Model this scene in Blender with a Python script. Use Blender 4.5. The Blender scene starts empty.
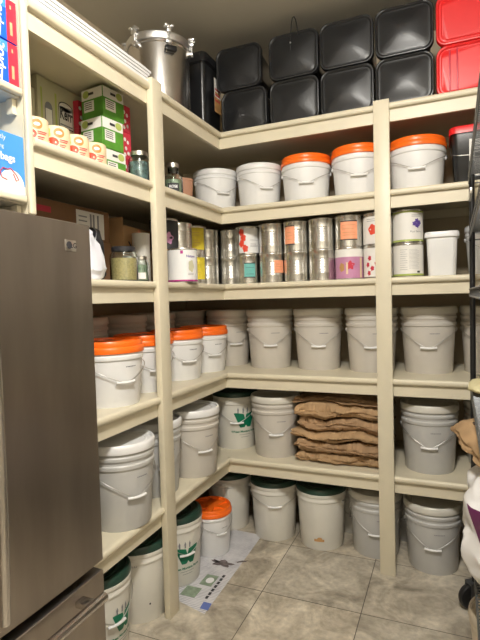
import bpy, bmesh, math, random
from mathutils import Vector, Matrix, noise
random.seed(7)
PI = math.pi
scn = bpy.context.scene
C = scn.collection
CAM = Vector((1.2482, -2.6691, 1.5))

# ------------------------------------------------------------------ materials
def nn(nt, t, **kw):
    n = nt.nodes.new(t)
    for k, v in kw.items(): setattr(n, k, v)
    return n
def mat(name, col, rough=.5, metal=0, var=0, scale=8, bump=0, bscale=60, spec=None, bdist=.002, ntype=None, coat=0, trans=0, emit=None, estr=0, stretch=None, aniso=0):
    m = bpy.data.materials.new(name); m.use_nodes = True
    nt = m.node_tree; b = nt.nodes['Principled BSDF']
    b.inputs['Base Color'].default_value = (*col, 1)
    b.inputs['Roughness'].default_value = rough
    b.inputs['Metallic'].default_value = metal
    if spec is not None: b.inputs['Specular IOR Level'].default_value = spec
    if coat: b.inputs['Coat Weight'].default_value = coat
    if trans: b.inputs['Transmission Weight'].default_value = trans
    if aniso: b.inputs['Anisotropic'].default_value = aniso
    if emit: b.inputs['Emission Color'].default_value = (*emit, 1); b.inputs['Emission Strength'].default_value = estr
    if var or bump or stretch:
        tc = nn(nt, 'ShaderNodeTexCoord'); mp = nn(nt, 'ShaderNodeMapping')
        nt.links.new(tc.outputs['Object'], mp.inputs['Vector'])
        if stretch: mp.inputs['Scale'].default_value = stretch
    if var:
        ns = nn(nt, 'ShaderNodeTexNoise'); ns.inputs['Scale'].default_value = scale; ns.inputs['Detail'].default_value = 4
        nt.links.new(mp.outputs[0], ns.inputs['Vector'])
        r = nn(nt, 'ShaderNodeValToRGB')
        r.color_ramp.elements[0].position = .3; r.color_ramp.elements[1].position = .7
        r.color_ramp.elements[0].color = tuple(max(0, c*(1-var)) for c in col)+(1,)
        r.color_ramp.elements[1].color = tuple(min(1, c*(1+var*.6)) for c in col)+(1,)
        nt.links.new(ns.outputs[0], r.inputs[0]); nt.links.new(r.outputs[0], b.inputs['Base Color'])
    if bump:
        nb = nn(nt, 'ShaderNodeTexNoise'); nb.inputs['Scale'].default_value = bscale; nb.inputs['Detail'].default_value = 3
        nt.links.new(mp.outputs[0], nb.inputs['Vector'])
        bp = nn(nt, 'ShaderNodeBump'); bp.inputs['Strength'].default_value = bump; bp.inputs['Distance'].default_value = bdist
        if ntype: nb.noise_type = ntype
        nt.links.new(nb.outputs[0], bp.inputs['Height']); nt.links.new(bp.outputs[0], b.inputs['Normal'])
    return m
M = {}
LAMP = 235
M['cream'] = mat('cream_paint', (.67, .61, .465), .42, bump=.15, bscale=40, var=.04, scale=5)
M['wall'] = mat('wall_paint', (.50, .42, .30), .75, bump=.2, bscale=90)
M['ceil'] = mat('ceiling_paint', (.60, .57, .49), .85, bump=.2, bscale=120)
M['far'] = mat('far_wall_paint', (.52, .48, .40), .8)
M['white'] = mat('white_plastic', (.78, .78, .78), .33, var=.03, scale=9)
M['warmwhite'] = mat('natural_plastic', (.70, .68, .62), .36, var=.05, scale=9)
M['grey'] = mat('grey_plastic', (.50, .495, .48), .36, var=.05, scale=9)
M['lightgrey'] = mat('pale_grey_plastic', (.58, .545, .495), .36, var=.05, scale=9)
M['greylid'] = mat('pale_lid_plastic', (.66, .64, .58), .33, var=.04)
M['orange'] = mat('orange_plastic', (.93, .16, .012), .32, var=.04)
M['green'] = mat('dark_green_plastic', (.018, .05, .035), .3, var=.1)
M['black'] = mat('black_plastic', (.010, .0105, .012), .28, var=.1, scale=14)
M['blacklid'] = mat('black_lid_plastic', (.012, .0125, .014), .36, var=.25, scale=10)
M['red'] = mat('red_plastic', (.75, .02, .022), .36, var=.05)
M['tin'] = mat('tinplate', (.74, .73, .70), .27, metal=1, var=.08, scale=6)
M['steel'] = mat('brushed_steel', (.62, .60, .58), .24, metal=1, stretch=(1, 1, 12), bump=.05, bscale=60)
M['alu'] = mat('cast_aluminium', (.74, .74, .74), .38, metal=1, bump=.1)
M['fridge'] = mat('fridge_steel', (.36, .32, .285), .36, metal=1, var=.22, scale=3.2, stretch=(1, 2.2, .35), aniso=.5)
M['bar'] = mat('handle_steel', (.60, .57, .54), .25, metal=1)
M['gasket'] = mat('gasket_black', (.01, .01, .01), .6)
M['wire'] = mat('galvanised_wire', (.55, .54, .52), .35, metal=1)
M['rack'] = mat('black_rack_metal', (.012, .012, .013), .35)
M['rackwire'] = mat('grey_rack_wire', (.13, .135, .14), .4, metal=.6)
M['kraft'] = mat('kraft_paper', (.36, .225, .12), .8, var=.22, scale=9, bump=1, bscale=7, bdist=.016, ntype='RIDGED_MULTIFRACTAL')
M['kraft2'] = mat('kraft_paper_light', (.42, .27, .14), .8, var=.22, scale=9, bump=1, bscale=8, bdist=.016, ntype='RIDGED_MULTIFRACTAL')
M['card'] = mat('brown_cardboard', (.52, .31, .15), .8, var=.12, scale=4)
M['carddark'] = mat('dark_cardboard', (.20, .10, .045), .8, var=.12, scale=4)
M['paper'] = mat('white_paper', (.74, .74, .75), .7)
M['paperlab'] = mat('label_paper', (.78, .76, .72), .55, var=.03)
M['ink'] = mat('dark_ink', (.03, .03, .035), .6)
M['greyink'] = mat('grey_ink', (.22, .22, .24), .6)
M['blueink'] = mat('blue_ink', (.12, .17, .45), .6)
M['gprint'] = mat('green_print', (.0, .17, .085), .45)
M['blue'] = mat('blue_print', (.015, .12, .62), .35)
M['blue2'] = mat('sky_blue_print', (.06, .27, .72), .4)
M['redpr'] = mat('red_print', (.55, .03, .06), .4)
M['tomato'] = mat('tomato_print', (.72, .06, .025), .5)
M['orpr'] = mat('orange_print', (.85, .22, .06), .5)
M['peach'] = mat('peach_label', (.88, .36, .2), .6, var=.1, scale=30)
M['teal'] = mat('teal_label', (.16, .50, .47), .6, var=.1, scale=30)
M['yellow'] = mat('yellow_label', (.72, .58, .04), .6, var=.12, scale=30)
M['mauve'] = mat('mauve_label', (.52, .24, .40), .5, var=.08, scale=20)
M['magenta'] = mat('magenta_print', (.42, .03, .22), .5)
M['violet'] = mat('violet_print', (.12, .07, .32), .5)
M['tan'] = mat('tan_print', (.50, .27, .10), .5)
M['creamlab'] = mat('cream_label', (.72, .56, .36), .5, var=.06, scale=25)
M['lime'] = mat('lime_print', (.42, .50, .12), .5, var=.1, scale=25)
M['leaf'] = mat('leaf_green_print', (.09, .28, .03), .45, var=.25, scale=20)
M['sage'] = mat('sage_card', (.55, .53, .36), .6, var=.05)
M['terra'] = mat('terracotta', (.42, .22, .14), .75, var=.1, scale=10)
M['clear'] = mat('clear_glass', (.92, .97, .95), .04, trans=1)
M['glassfill'] = mat('marble_fill', (.14, .22, .23), .35, var=.6, scale=60)
M['grain'] = mat('yellow_grain', (.62, .50, .22), .7, var=.25, scale=120)
M['herb'] = mat('pale_green_fill', (.30, .40, .27), .5, var=.2, scale=40)
M['silver'] = mat('silver_lid', (.6, .58, .54), .35, metal=1)
M['bag'] = mat('white_film', (.72, .73, .80), .3, bump=.6, bscale=18, var=.05, scale=6)
M['blackbag'] = mat('black_film', (.02, .02, .024), .3, bump=.8, bscale=25)
M['sack'] = mat('white_sack', (.72, .71, .70), .42, bump=.9, bscale=7, bdist=.02, ntype='RIDGED_MULTIFRACTAL', var=.06, scale=6)
M['purple'] = mat('purple_print', (.13, .02, .09), .4, bump=.5, bscale=14)
M['beige'] = mat('beige_plastic', (.55, .47, .36), .4, var=.05)
M['cloth'] = mat('yellow_cloth', (.62, .56, .33), .85, var=.12, scale=15, bump=.5)
M['pagedark'] = mat('newsprint_picture', (.16, .13, .13), .8, var=.5, scale=50)
M['pagegreen'] = mat('newsprint_green_picture', (.24, .31, .22), .8, var=.3, scale=40)
M['lamp'] = mat('lamp_glass', (.9, .88, .8), .4, emit=(1, .965, .90), estr=LAMP)

def tile_mat():
    m = bpy.data.materials.new('travertine_tile'); m.use_nodes = True
    nt = m.node_tree; b = nt.nodes['Principled BSDF']
    tc = nn(nt, 'ShaderNodeTexCoord'); mp = nn(nt, 'ShaderNodeMapping')
    mp.inputs['Location'].default_value = (-.3544+.498*4, .4007+.498*8, 0)
    nt.links.new(tc.outputs['Object'], mp.inputs['Vector'])
    br = nn(nt, 'ShaderNodeTexBrick'); br.offset = 0; br.squash = 1
    for k, v in (('Scale', 1), ('Brick Width', .498), ('Row Height', .498), ('Mortar Size', .0022), ('Mortar Smooth', .2), ('Bias', 0)):
        br.inputs[k].default_value = v
    br.inputs['Color1'].default_value = (.9, .9, .9, 1); br.inputs['Color2'].default_value = (1.08, 1.06, 1.03, 1)
    nt.links.new(mp.outputs[0], br.inputs['Vector'])
    # big cloudy veins
    n1 = nn(nt, 'ShaderNodeTexNoise'); n1.inputs['Scale'].default_value = 4.5; n1.inputs['Detail'].default_value = 8; n1.inputs['Roughness'].default_value = .62; n1.inputs['Distortion'].default_value = 1.1
    nt.links.new(tc.outputs['Object'], n1.inputs['Vector'])
    r1 = nn(nt, 'ShaderNodeValToRGB'); e = r1.color_ramp.elements
    e[0].position = .32; e[0].color = (.24, .21, .165, 1); e[1].position = .68; e[1].color = (.68, .63, .53, 1)
    x = r1.color_ramp.elements.new(.5); x.color = (.46, .415, .34, 1)
    nt.links.new(n1.outputs[0], r1.inputs[0])
    n2 = nn(nt, 'ShaderNodeTexNoise'); n2.inputs['Scale'].default_value = 38; n2.inputs['Detail'].default_value = 4
    nt.links.new(tc.outputs['Object'], n2.inputs['Vector'])
    r2 = nn(nt, 'ShaderNodeValToRGB'); r2.color_ramp.elements[0].position = .3; r2.color_ramp.elements[1].position = .75
    r2.color_ramp.elements[0].color = (.82, .82, .82, 1); r2.color_ramp.elements[1].color = (1.12, 1.1, 1.06, 1)
    nt.links.new(n2.outputs[0], r2.inputs[0])
    mx = nn(nt, 'ShaderNodeMix', data_type='RGBA', blend_type='MULTIPLY'); mx.inputs[0].default_value = 1
    nt.links.new(r1.outputs[0], mx.inputs[6]); nt.links.new(r2.outputs[0], mx.inputs[7])
    mx2 = nn(nt, 'ShaderNodeMix', data_type='RGBA', blend_type='MULTIPLY'); mx2.inputs[0].default_value = 1
    nt.links.new(mx.outputs[2], mx2.inputs[6]); nt.links.new(br.outputs['Color'], mx2.inputs[7])
    mx3 = nn(nt, 'ShaderNodeMix', data_type='RGBA'); nt.links.new(br.outputs['Fac'], mx3.inputs[0])
    nt.links.new(mx2.outputs[2], mx3.inputs[6]); mx3.inputs[7].default_value = (.085, .072, .055, 1)
    nt.links.new(mx3.outputs[2], b.inputs['Base Color'])
    b.inputs['Roughness'].default_value = .42
    bp = nn(nt, 'ShaderNodeBump'); bp.inputs['Strength'].default_value = .15; bp.inputs['Distance'].default_value = .003
    nt.links.new(n1.outputs[0], bp.inputs['Height']); nt.links.new(bp.outputs[0], b.inputs['Normal'])
    return m
M['tile'] = tile_mat()
def news_mat():
    m = bpy.data.materials.new('newsprint'); m.use_nodes = True
    nt = m.node_tree; b = nt.nodes['Principled BSDF']; b.inputs['Roughness'].default_value = .8
    tc = nn(nt, 'ShaderNodeTexCoord')
    w = nn(nt, 'ShaderNodeTexWave'); w.wave_type = 'BANDS'; w.bands_direction = 'Y'; w.inputs['Scale'].default_value = 27; w.inputs['Distortion'].default_value = 2.5
    nt.links.new(tc.outputs['Object'], w.inputs['Vector'])
    n = nn(nt, 'ShaderNodeTexNoise'); n.inputs['Scale'].default_value = 11; n.inputs['Detail'].default_value = 2
    nt.links.new(tc.outputs['Object'], n.inputs['Vector'])
    mu = nn(nt, 'ShaderNodeMath', operation='MULTIPLY'); nt.links.new(w.outputs['Fac'], mu.inputs[0]); nt.links.new(n.outputs[0], mu.inputs[1])
    r = nn(nt, 'ShaderNodeValToRGB'); r.color_ramp.elements[0].color = (.66, .65, .66, 1); r.color_ramp.elements[1].color = (.30, .30, .35, 1)
    r.color_ramp.elements[0].position = .12; r.color_ramp.elements[1].position = .62
    nt.links.new(mu.outputs[0], r.inputs[0]); nt.links.new(r.outputs[0], b.inputs['Base Color'])
    return m
M['news'] = news_mat()

# ------------------------------------------------------------------ helpers
def tag(o, label=None, cat=None, group=None, kind=None):
    if label: o['label'] = label
    if cat: o['category'] = cat
    if group: o['group'] = group
    if kind: o['kind'] = kind
    return o
def finish(me, m, smooth=True, ang=35):
    me.materials.append(m)
    if smooth:
        me.polygons.foreach_set('use_smooth', [True]*len(me.polygons))
        me.set_sharp_from_angle(angle=math.radians(ang))
    me.update()
def link(name, me, parent=None, loc=None, rz=0):
    o = bpy.data.objects.new(name, me); C.objects.link(o)
    if parent: o.parent = parent
    if loc: o.location = loc
    if rz: o.rotation_euler = (0, 0, rz)
    return o
def ob(name, bm, m, parent=None, smooth=True, ang=35, loc=None, rz=0):
    me = bpy.data.meshes.new(name); bmesh.ops.recalc_face_normals(bm, faces=bm.faces); bm.to_mesh(me); bm.free()
    finish(me, m, smooth, ang)
    return link(name, me, parent, loc, rz)
def empty(name, loc, rz=0, label=None, cat=None, group=None):
    o = bpy.data.objects.new(name, None); C.objects.link(o); o.location = loc; o.rotation_euler = (0, 0, rz)
    o.empty_display_size = .05
    return tag(o, label, cat, group)
def box(bm, x0, x1, y0, y1, z0, z1, bev=0, seg=2, mtx=None):
    v = [bm.verts.new(p) for p in [(x0,y0,z0),(x1,y0,z0),(x1,y1,z0),(x0,y1,z0),(x0,y0,z1),(x1,y0,z1),(x1,y1,z1),(x0,y1,z1)]]
    f = [bm.faces.new([v[i] for i in q]) for q in [(3,2,1,0),(4,5,6,7),(0,1,5,4),(1,2,6,5),(2,3,7,6),(3,0,4,7)]]
    if bev:
        es = list({e for q in f for e in q.edges})
        r = bmesh.ops.bevel(bm, geom=es, offset=bev, segments=seg, affect='EDGES', profile=.5)
    if mtx is not None:
        vs = r['verts'] if bev else v
        allv = set(vs)
        for fc in (r['faces'] if bev else f): allv |= set(fc.verts)
        for q in f:
            if q.is_valid: allv |= set(q.verts)
        bmesh.ops.transform(bm, matrix=mtx, verts=[q for q in allv if q.is_valid])
    return bm
def B(*a, **k):
    bm = bmesh.new(); box(bm, *a, **k); return bm
def lathe(prof, seg=56, bm=None, squ=None):
    """prof: (r, z) list, closed to the axis when r = 0."""
    bm = bm or bmesh.new(); rings = []
    for r, z in prof:
        if r <= 1e-6: rings.append([bm.verts.new((0, 0, z))]); continue
        rings.append([bm.verts.new((r*math.cos(2*PI*i/seg), r*math.sin(2*PI*i/seg), z)) for i in range(seg)])
    for a, b in zip(rings[:-1], rings[1:]):
        for i in range(seg):
            j = (i+1) % seg
            if len(a) == 1 and len(b) == 1: continue
            if len(a) == 1: bm.faces.new((a[0], b[i], b[j]))
            elif len(b) == 1: bm.faces.new((a[i], a[j], b[0]))
            else: bm.faces.new((a[i], a[j], b[j], b[i]))
    return bm
def rrect(w, h, r, n=6):
    """rounded rectangle outline, centred."""
    pts = []
    for cx, cy, a0 in ((w/2-r, h/2-r, 0), (-w/2+r, h/2-r, PI/2), (-w/2+r, -h/2+r, PI), (w/2-r, -h/2+r, 1.5*PI)):
        for i in range(n+1):
            a = a0+PI/2*i/n; pts.append((cx+r*math.cos(a), cy+r*math.sin(a)))
    return pts
def loft(layers, cap0=True, cap1=True, bm=None):
    """layers: lists of 3-D points of equal length."""
    bm = bm or bmesh.new()
    rings = [[bm.verts.new(p) for p in L] for L in layers]
    n = len(rings[0])
    for a, b in zip(rings[:-1], rings[1:]):
        for i in range(n):
            j = (i+1) % n; bm.faces.new((a[i], a[j], b[j], b[i]))
    if cap0: bm.faces.new(rings[0][::-1])
    if cap1: bm.faces.new(rings[-1])
    return bm
def tube(pts, r, seg=8, bm=None, closed=False):
    bm = bm or bmesh.new(); pts = [Vector(p) for p in pts]; n = len(pts); rings = []
    prev = None
    for i, p in enumerate(pts):
        if closed: t = pts[(i+1) % n]-pts[i-1]
        else: t = pts[min(i+1, n-1)]-pts[max(i-1, 0)]
        t.normalize()
        if prev is None: u = t.orthogonal().normalized()
        else: u = (prev-t*prev.dot(t)).normalized()
        prev = u; w = t.cross(u)
        rings.append([bm.verts.new(p+(u*math.cos(2*PI*k/seg)+w*math.sin(2*PI*k/seg))*r) for k in range(seg)])
    m = n if closed else n-1
    for i in range(m):
        a, b = rings[i], rings[(i+1) % n]
        for k in range(seg):
            bm.faces.new((a[k], a[(k+1) % seg], b[(k+1) % seg], b[k]))
    if not closed: bm.faces.new(rings[0][::-1]); bm.faces.new(rings[-1])
    return bm
def patch(bm, Rf, a0, a1, z0, z1, off=.0008, n=None, nz=1):
    """curved printed patch on a cylinder/cone of radius Rf(z), angle 0 = local -y."""
    n = n or max(1, int(abs(a1-a0)/.08)); g = []
    for j in range(nz+1):
        z = z0+(z1-z0)*j/nz; R = Rf(z)+off
        g.append([bm.verts.new((R*math.sin(a0+(a1-a0)*i/n), -R*math.cos(a0+(a1-a0)*i/n), z)) for i in range(n+1)])
    for j in range(nz):
        for i in range(n): bm.faces.new((g[j][i], g[j][i+1], g[j+1][i+1], g[j+1][i]))
    return bm
def ellipse_patch(bm, Rf, ac, zc, wa, hz, off=.0015, n=20, jit=0):
    c = bm.verts.new(((Rf(zc)+off)*math.sin(ac), -(Rf(zc)+off)*math.cos(ac), zc)); vs = []
    for i in range(n):
        t = 2*PI*i/n; k = 1+jit*math.sin(t*5+ac*3)
        a = ac+wa*k*math.cos(t); z = zc+hz*k*math.sin(t); R = Rf(z)+off
        vs.append(bm.verts.new((R*math.sin(a), -R*math.cos(a), z)))
    for i in range(n): bm.faces.new((c, vs[i], vs[(i+1) % n]))
    return bm
_tc = {}
def text_mesh(s, size, ext=0, bold=0):
    cu = bpy.data.curves.new('text', 'FONT'); cu.body = s; cu.size = size; cu.align_x = 'CENTER'; cu.align_y = 'CENTER'
    cu.offset = bold; cu.extrude = ext; cu.resolution_u = 3
    o = bpy.data.objects.new('text', cu); C.objects.link(o)
    bpy.context.view_layer.update()
    me = bpy.data.meshes.new_from_object(o)
    C.objects.unlink(o); bpy.data.objects.remove(o); bpy.data.curves.remove(cu)
    return me
def text_bm(s, size, bold=0):
    me = text_mesh(s, size, 0, bold); bm = bmesh.new(); bm.from_mesh(me); bpy.data.meshes.remove(me)
    bmesh.ops.triangulate(bm, faces=bm.faces); return bm
def text_on_cyl(s, size, Rf, ac, zc, m, parent, name='printed_text', off=.0016, rot=0, bold=0, sx=1):
    bm = text_bm(s, size, bold)
    for v in bm.verts:
        x, y = v.co.x*sx, v.co.y
        x, y = x*math.cos(rot)-y*math.sin(rot), x*math.sin(rot)+y*math.cos(rot)
        z = zc+y; R = Rf(z)+off; a = ac+x/R
        v.co = (R*math.sin(a), -R*math.cos(a), z)
    me = bpy.data.meshes.new(name); bm.to_mesh(me); bm.free(); finish(me, m, False)
    return link(name, me, parent)
def text_on_plane(s, size, org, ux, uy, m, parent, name='printed_text', bold=0):
    """text laid in a plane: org + x*ux + y*uy"""
    bm = text_bm(s, size, bold); org = Vector(org); ux = Vector(ux); uy = Vector(uy)
    for v in bm.verts: v.co = org+ux*v.co.x+uy*v.co.y
    me = bpy.data.meshes.new(name); bm.to_mesh(me); bm.free(); finish(me, m, False)
    return link(name, me, parent)
def quad(bm, org, ux, uy, x0, x1, y0, y1):
    org = Vector(org); ux = Vector(ux); uy = Vector(uy)
    bm.faces.new([bm.verts.new(org+ux*a+uy*b) for a, b in ((x0, y0), (x1, y0), (x1, y1), (x0, y1))]); return bm
def disc(bm, org, ux, uy, cx, cy, rx, ry, n=20, jit=0):
    org = Vector(org); ux = Vector(ux); uy = Vector(uy)
    bm.faces.new([bm.verts.new(org+ux*(cx+rx*(1+jit*math.sin(5*2*PI*i/n))*math.cos(2*PI*i/n))+uy*(cy+ry*(1+jit*math.sin(5*2*PI*i/n))*math.sin(2*PI*i/n))) for i in range(n)]); return bm
def raw(name, bm, m, parent):            # decals: keep winding as built
    me = bpy.data.meshes.new(name); bm.to_mesh(me); bm.free(); finish(me, m, False); return link(name, me, parent)
def face_cam(x, y, twist=0):
    """rotation that turns local -y towards the aisle viewpoint"""
    return math.atan2(CAM.y-y, CAM.x-x)+PI/2+twist

# ------------------------------------------------------------------ room
WX, WY, RX, FY, CZ = -.64, .66, 1.88, -3.7, 3.12
def struct(name, bm, m, smooth=False): return tag(ob(name, bm, m, smooth=smooth), kind='structure')
struct('floor', B(WX-.1, RX+.1, FY-.1, WY+.1, -.06, 0), M['tile'])
struct('ceiling', B(WX-.1, RX+.1, FY-.1, WY+.1, CZ, CZ+.06), M['ceil'])
struct('wall_left', B(WX-.1, WX, FY-.1, WY+.1, 0, CZ), M['wall'])
struct('wall_back', B(WX, RX, WY, WY+.1, 0, CZ), M['wall'])
struct('wall_right', B(RX, RX+.1, FY-.1, WY+.1, 0, CZ), M['far'])
struct('wall_front', B(WX, RX, FY-.1, FY, 0, CZ), M['far'])

# ------------------------------------------------------------------ shelving
SH = {2: (.4435, .5358), 3: (.9638, 1.0561), 4: (1.4972, 1.5895), 5: (1.9513, 2.0436), 6: (2.3928, 2.4851)}
PL = (-.765, -.682)      # left post span in y
PR = (.894, .973)        # right post span in x
def nose_run(bm, a, b, zt, axis):
    """rounded nosing 28 mm high from a to b; axis 'y' = along the left run, 'x' = along the back run"""
    prof = [(-.004, -.030), (.014, -.030), (.019, -.026), (.021, -.018), (.021, -.010), (.018, -.003), (.012, 0), (-.004, 0)]
    L = []
    for t in (a, b):
        if axis == 'y': L.append([(p, t, zt+q) for p, q in prof])
        else: L.append([(t, -p, zt+q) for p, q in prof])
    loft(L, bm=bm)
where = {2: 'lowest L-shaped cream shelf, just above the buckets on the floor', 3: 'second L-shaped cream shelf from the bottom, at waist height',
         4: 'middle L-shaped cream shelf at eye level, under the tin cans', 5: 'cream L-shaped shelf above the tin cans, second from the top', 6: 'topmost cream L-shaped shelf, carrying the black pails and steel pot'}
for k, (zb, zt) in SH.items():
    yl = -1.452 if k >= 5 else -1.29
    e = empty('pantry_shelf', (0, 0, zb), 0, where[k], 'shelf', 'L-shaped pantry shelves')
    o = (0, 0, -zb)
    bm = B(WX+.002, -.003, yl, WY-.002, zt-.022, zt); box(bm, -.003, RX-.002, .003, WY-.002, zt-.022, zt)
    ob('shelf_board', bm, M['cream'], e, False, loc=o)
    bm = B(-.018, 0, yl, 0, zb, zt-.024); box(bm, -.018, RX-.002, 0, .018, zb, zt-.024)
    ob('fascia', bm, M['cream'], e, False, loc=o)
    bm = bmesh.new()
    nose_run(bm, yl, PL[0], zt, 'y'); nose_run(bm, PL[1], 0, zt, 'y')
    nose_run(bm, 0, PR[0], zt, 'x'); nose_run(bm, PR[1], RX-.002, zt, 'x')
    ob('nosing', bm, M['cream'], e, True, 50, loc=o)
    if k > 2:
        bm = B(WX+.002, WX+.022, yl, WY-.002, zt-.075, zt-.024); box(bm, WX+.022, RX-.002, WY-.022, WY-.002, zt-.075, zt-.024)
        ob('wall_cleat', bm, M['cream'], e, False, loc=o)
tag(ob('shelf_post', B(.001, .032, PL[0], PL[1], 0, 2.505, .002), M['cream']), 'vertical cream wooden post on the left shelf run, beside the fridge', 'post', 'shelf posts')
tag(ob('shelf_post', B(PR[0], PR[1], -.032, -.001, 0, 2.500, .002), M['cream']), 'vertical cream wooden post on the back shelf run, right of the kraft bags', 'post', 'shelf posts')
# partition between pantry shelves and fridge alcove
e = empty('partition_panel', (0, -1.465, 1.79), 0, 'cream upright panel between the pantry shelves and the shelves over the fridge', 'panel')
ob('panel_board', B(WX+.002, 0, -.012, .011, 0, 1.32), M['cream'], e, False)
ob('edge_bead', B(0, .018, -.013, .012, 0, 1.32, .006, 3), M['cream'], e)
tag(ob('partition_panel', B(WX+.002, -.02, -1.315, -1.293, 0, 1.58), M['cream'], smooth=False), 'lower cream upright panel hidden behind the fridge edge', 'panel')
# shelves over the fridge
for z, lab in ((2.185, 'short cream shelf over the fridge carrying the stacked blue storage bag boxes'), (1.848, 'lower short cream shelf just above the fridge top under the bin bag box')):
    e = empty('cabinet_shelf', (0, -1.913, z-.025), 0, lab, 'shelf', 'shelves over the fridge')
    ob('shelf_board', B(WX+.002, -.008, -.55, .432, 0, .023), M['cream'], e, False)
    ob('edge_bead', B(-.008, .012, -.55, .432, .001, .025, .008, 3), M['cream'], e)
    ob('bracket', B(-.05, -.025, .418, .434, -.050, -.002), M['cream'], e, False)
e = tag(ob('shelf_cleat', B(-.05, -.02, -1.495, -1.479, 2.455, 2.62, .003), M['cream']), 'small cream upright strip fixed above the storage bag boxes', 'strip')

# ------------------------------------------------------------------ fridge
fr = empty('refrigerator', (0, -1.305, 0), 0, 'stainless steel refrigerator with a right-hand door and a freezer drawer below', 'refrigerator')
ob('cabinet', B(-.60, .035, -.91, 0, .02, 1.755, .006), M['gasket'], fr)
def bowed(y0, y1, z0, z1, x0, x1, bow):
    bm = bmesh.new(); n = 12; L = []
    for z, ins in ((z0, .003), (z0+.003, 0), (z1-.003, 0), (z1, .003)):
        ring = [(x0, y0, z)]+[(x1-ins-bow*(2*i/n-1)**2, y0+ins+(y1-y0-2*ins)*i/n, z) for i in range(n+1)]+[(x0, y1, z)]
        L.append(ring)
    return loft(L, bm=bm)
dr = ob('door', bowed(-.492, 0, .582, 1.768, .04, .108, .006), M['fridge'], fr, True, 30)
ob('door', bowed(-.918, -.496, .582, 1.768, .04, .108, .006), M['fridge'], fr, True, 30)
hd = ob('handle', tube([(.160+.014*math.sin(PI*t/16), -.463, .655+1.03*t/16) for t in range(17)], .0135, 16), M['bar'], dr)
for z_ in (.72, 1.60): ob('handle_mount', tube([(.106, -.463, z_), (.160, -.463, z_)], .009, 10), M['bar'], hd)
bd = ob('badge', B(.105, .1085, -.126, -.076, 1.672, 1.708, .001), M['silver'], dr)
ob('badge_disc', lathe([(0, 0), (.012, 0), (.012, .0018), (0, .0018)], 24), M['ink'], bd)
q = bd.children[0]; q.rotation_euler = (0, PI/2, 0); q.location = (.1086, -.109, 1.691)
text_on_plane('LG', .024, (.1092, -.089, 1.690), (0, 1, 0), (0, 0, 1), M['ink'], bd, bold=.0004)
fd = ob('freezer_drawer', bowed(-.918, 0, .06, .548, .04, .108, .006), M['fridge'], fr, True, 30)
ob('handle', tube([(.167, -.84, .506), (.167, -.075, .506)], .0155, 16), M['bar'], fd)
for y_ in (-.15, -.80): ob('handle_mount', B(.105, .165, y_, y_+.04, .495, .517, .004), M['bar'], fd)
ob('toe_grille', B(-.1, .05, -.90, -.01, 0, .055), M['gasket'], fr, False)

# ------------------------------------------------------------------ buckets
cache = {}
def cobj(key, name, build, m, parent, ang=35, loc=None, rz=0):
    k = (key, name, m.name)
    if k not in cache:
        bm = build(); me = bpy.data.meshes.new(name); bmesh.ops.recalc_face_normals(bm, faces=bm.faces); bm.to_mesh(me); bm.free(); finish(me, m, True, ang); cache[k] = me
    return link(name, cache[k], parent, loc, rz)
def bail(r, ze, drop, sag=.012):
    pts = []
    for i in range(33):
        s = -1+2*i/32; a = s*PI/2
        u = abs(math.sin(a))
        z = ze-drop*(1-u**1.25)
        pts.append((r*math.sin(a), -r*math.cos(a), z))
    return tube(pts, .0019, 6)
def grip(r, z, L=.085, rad=.0062):
    pts = [((r)*math.sin(x/r), -(r)*math.cos(x/r), z+abs(x)*.06) for x in [(-.5+i/8)*L for i in range(9)]]
    return tube(pts, rad, 10)
def ears(r, z, s):
    bm = bmesh.new()
    if True:
        m = Matrix.Translation((s*r, 0, z))@Matrix.Rotation(PI/2, 4, 'Y')
        L = []
        for rr, zz in ((.013, -.012), (.013, .004), (.010, .006), (0.004, .009)):
            L.append([m@Vector((rr*math.cos(2*PI*i/14), rr*math.sin(2*PI*i/14), zz*s)) for i in range(14)])
        loft(L, bm=bm)
    return bm
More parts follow.
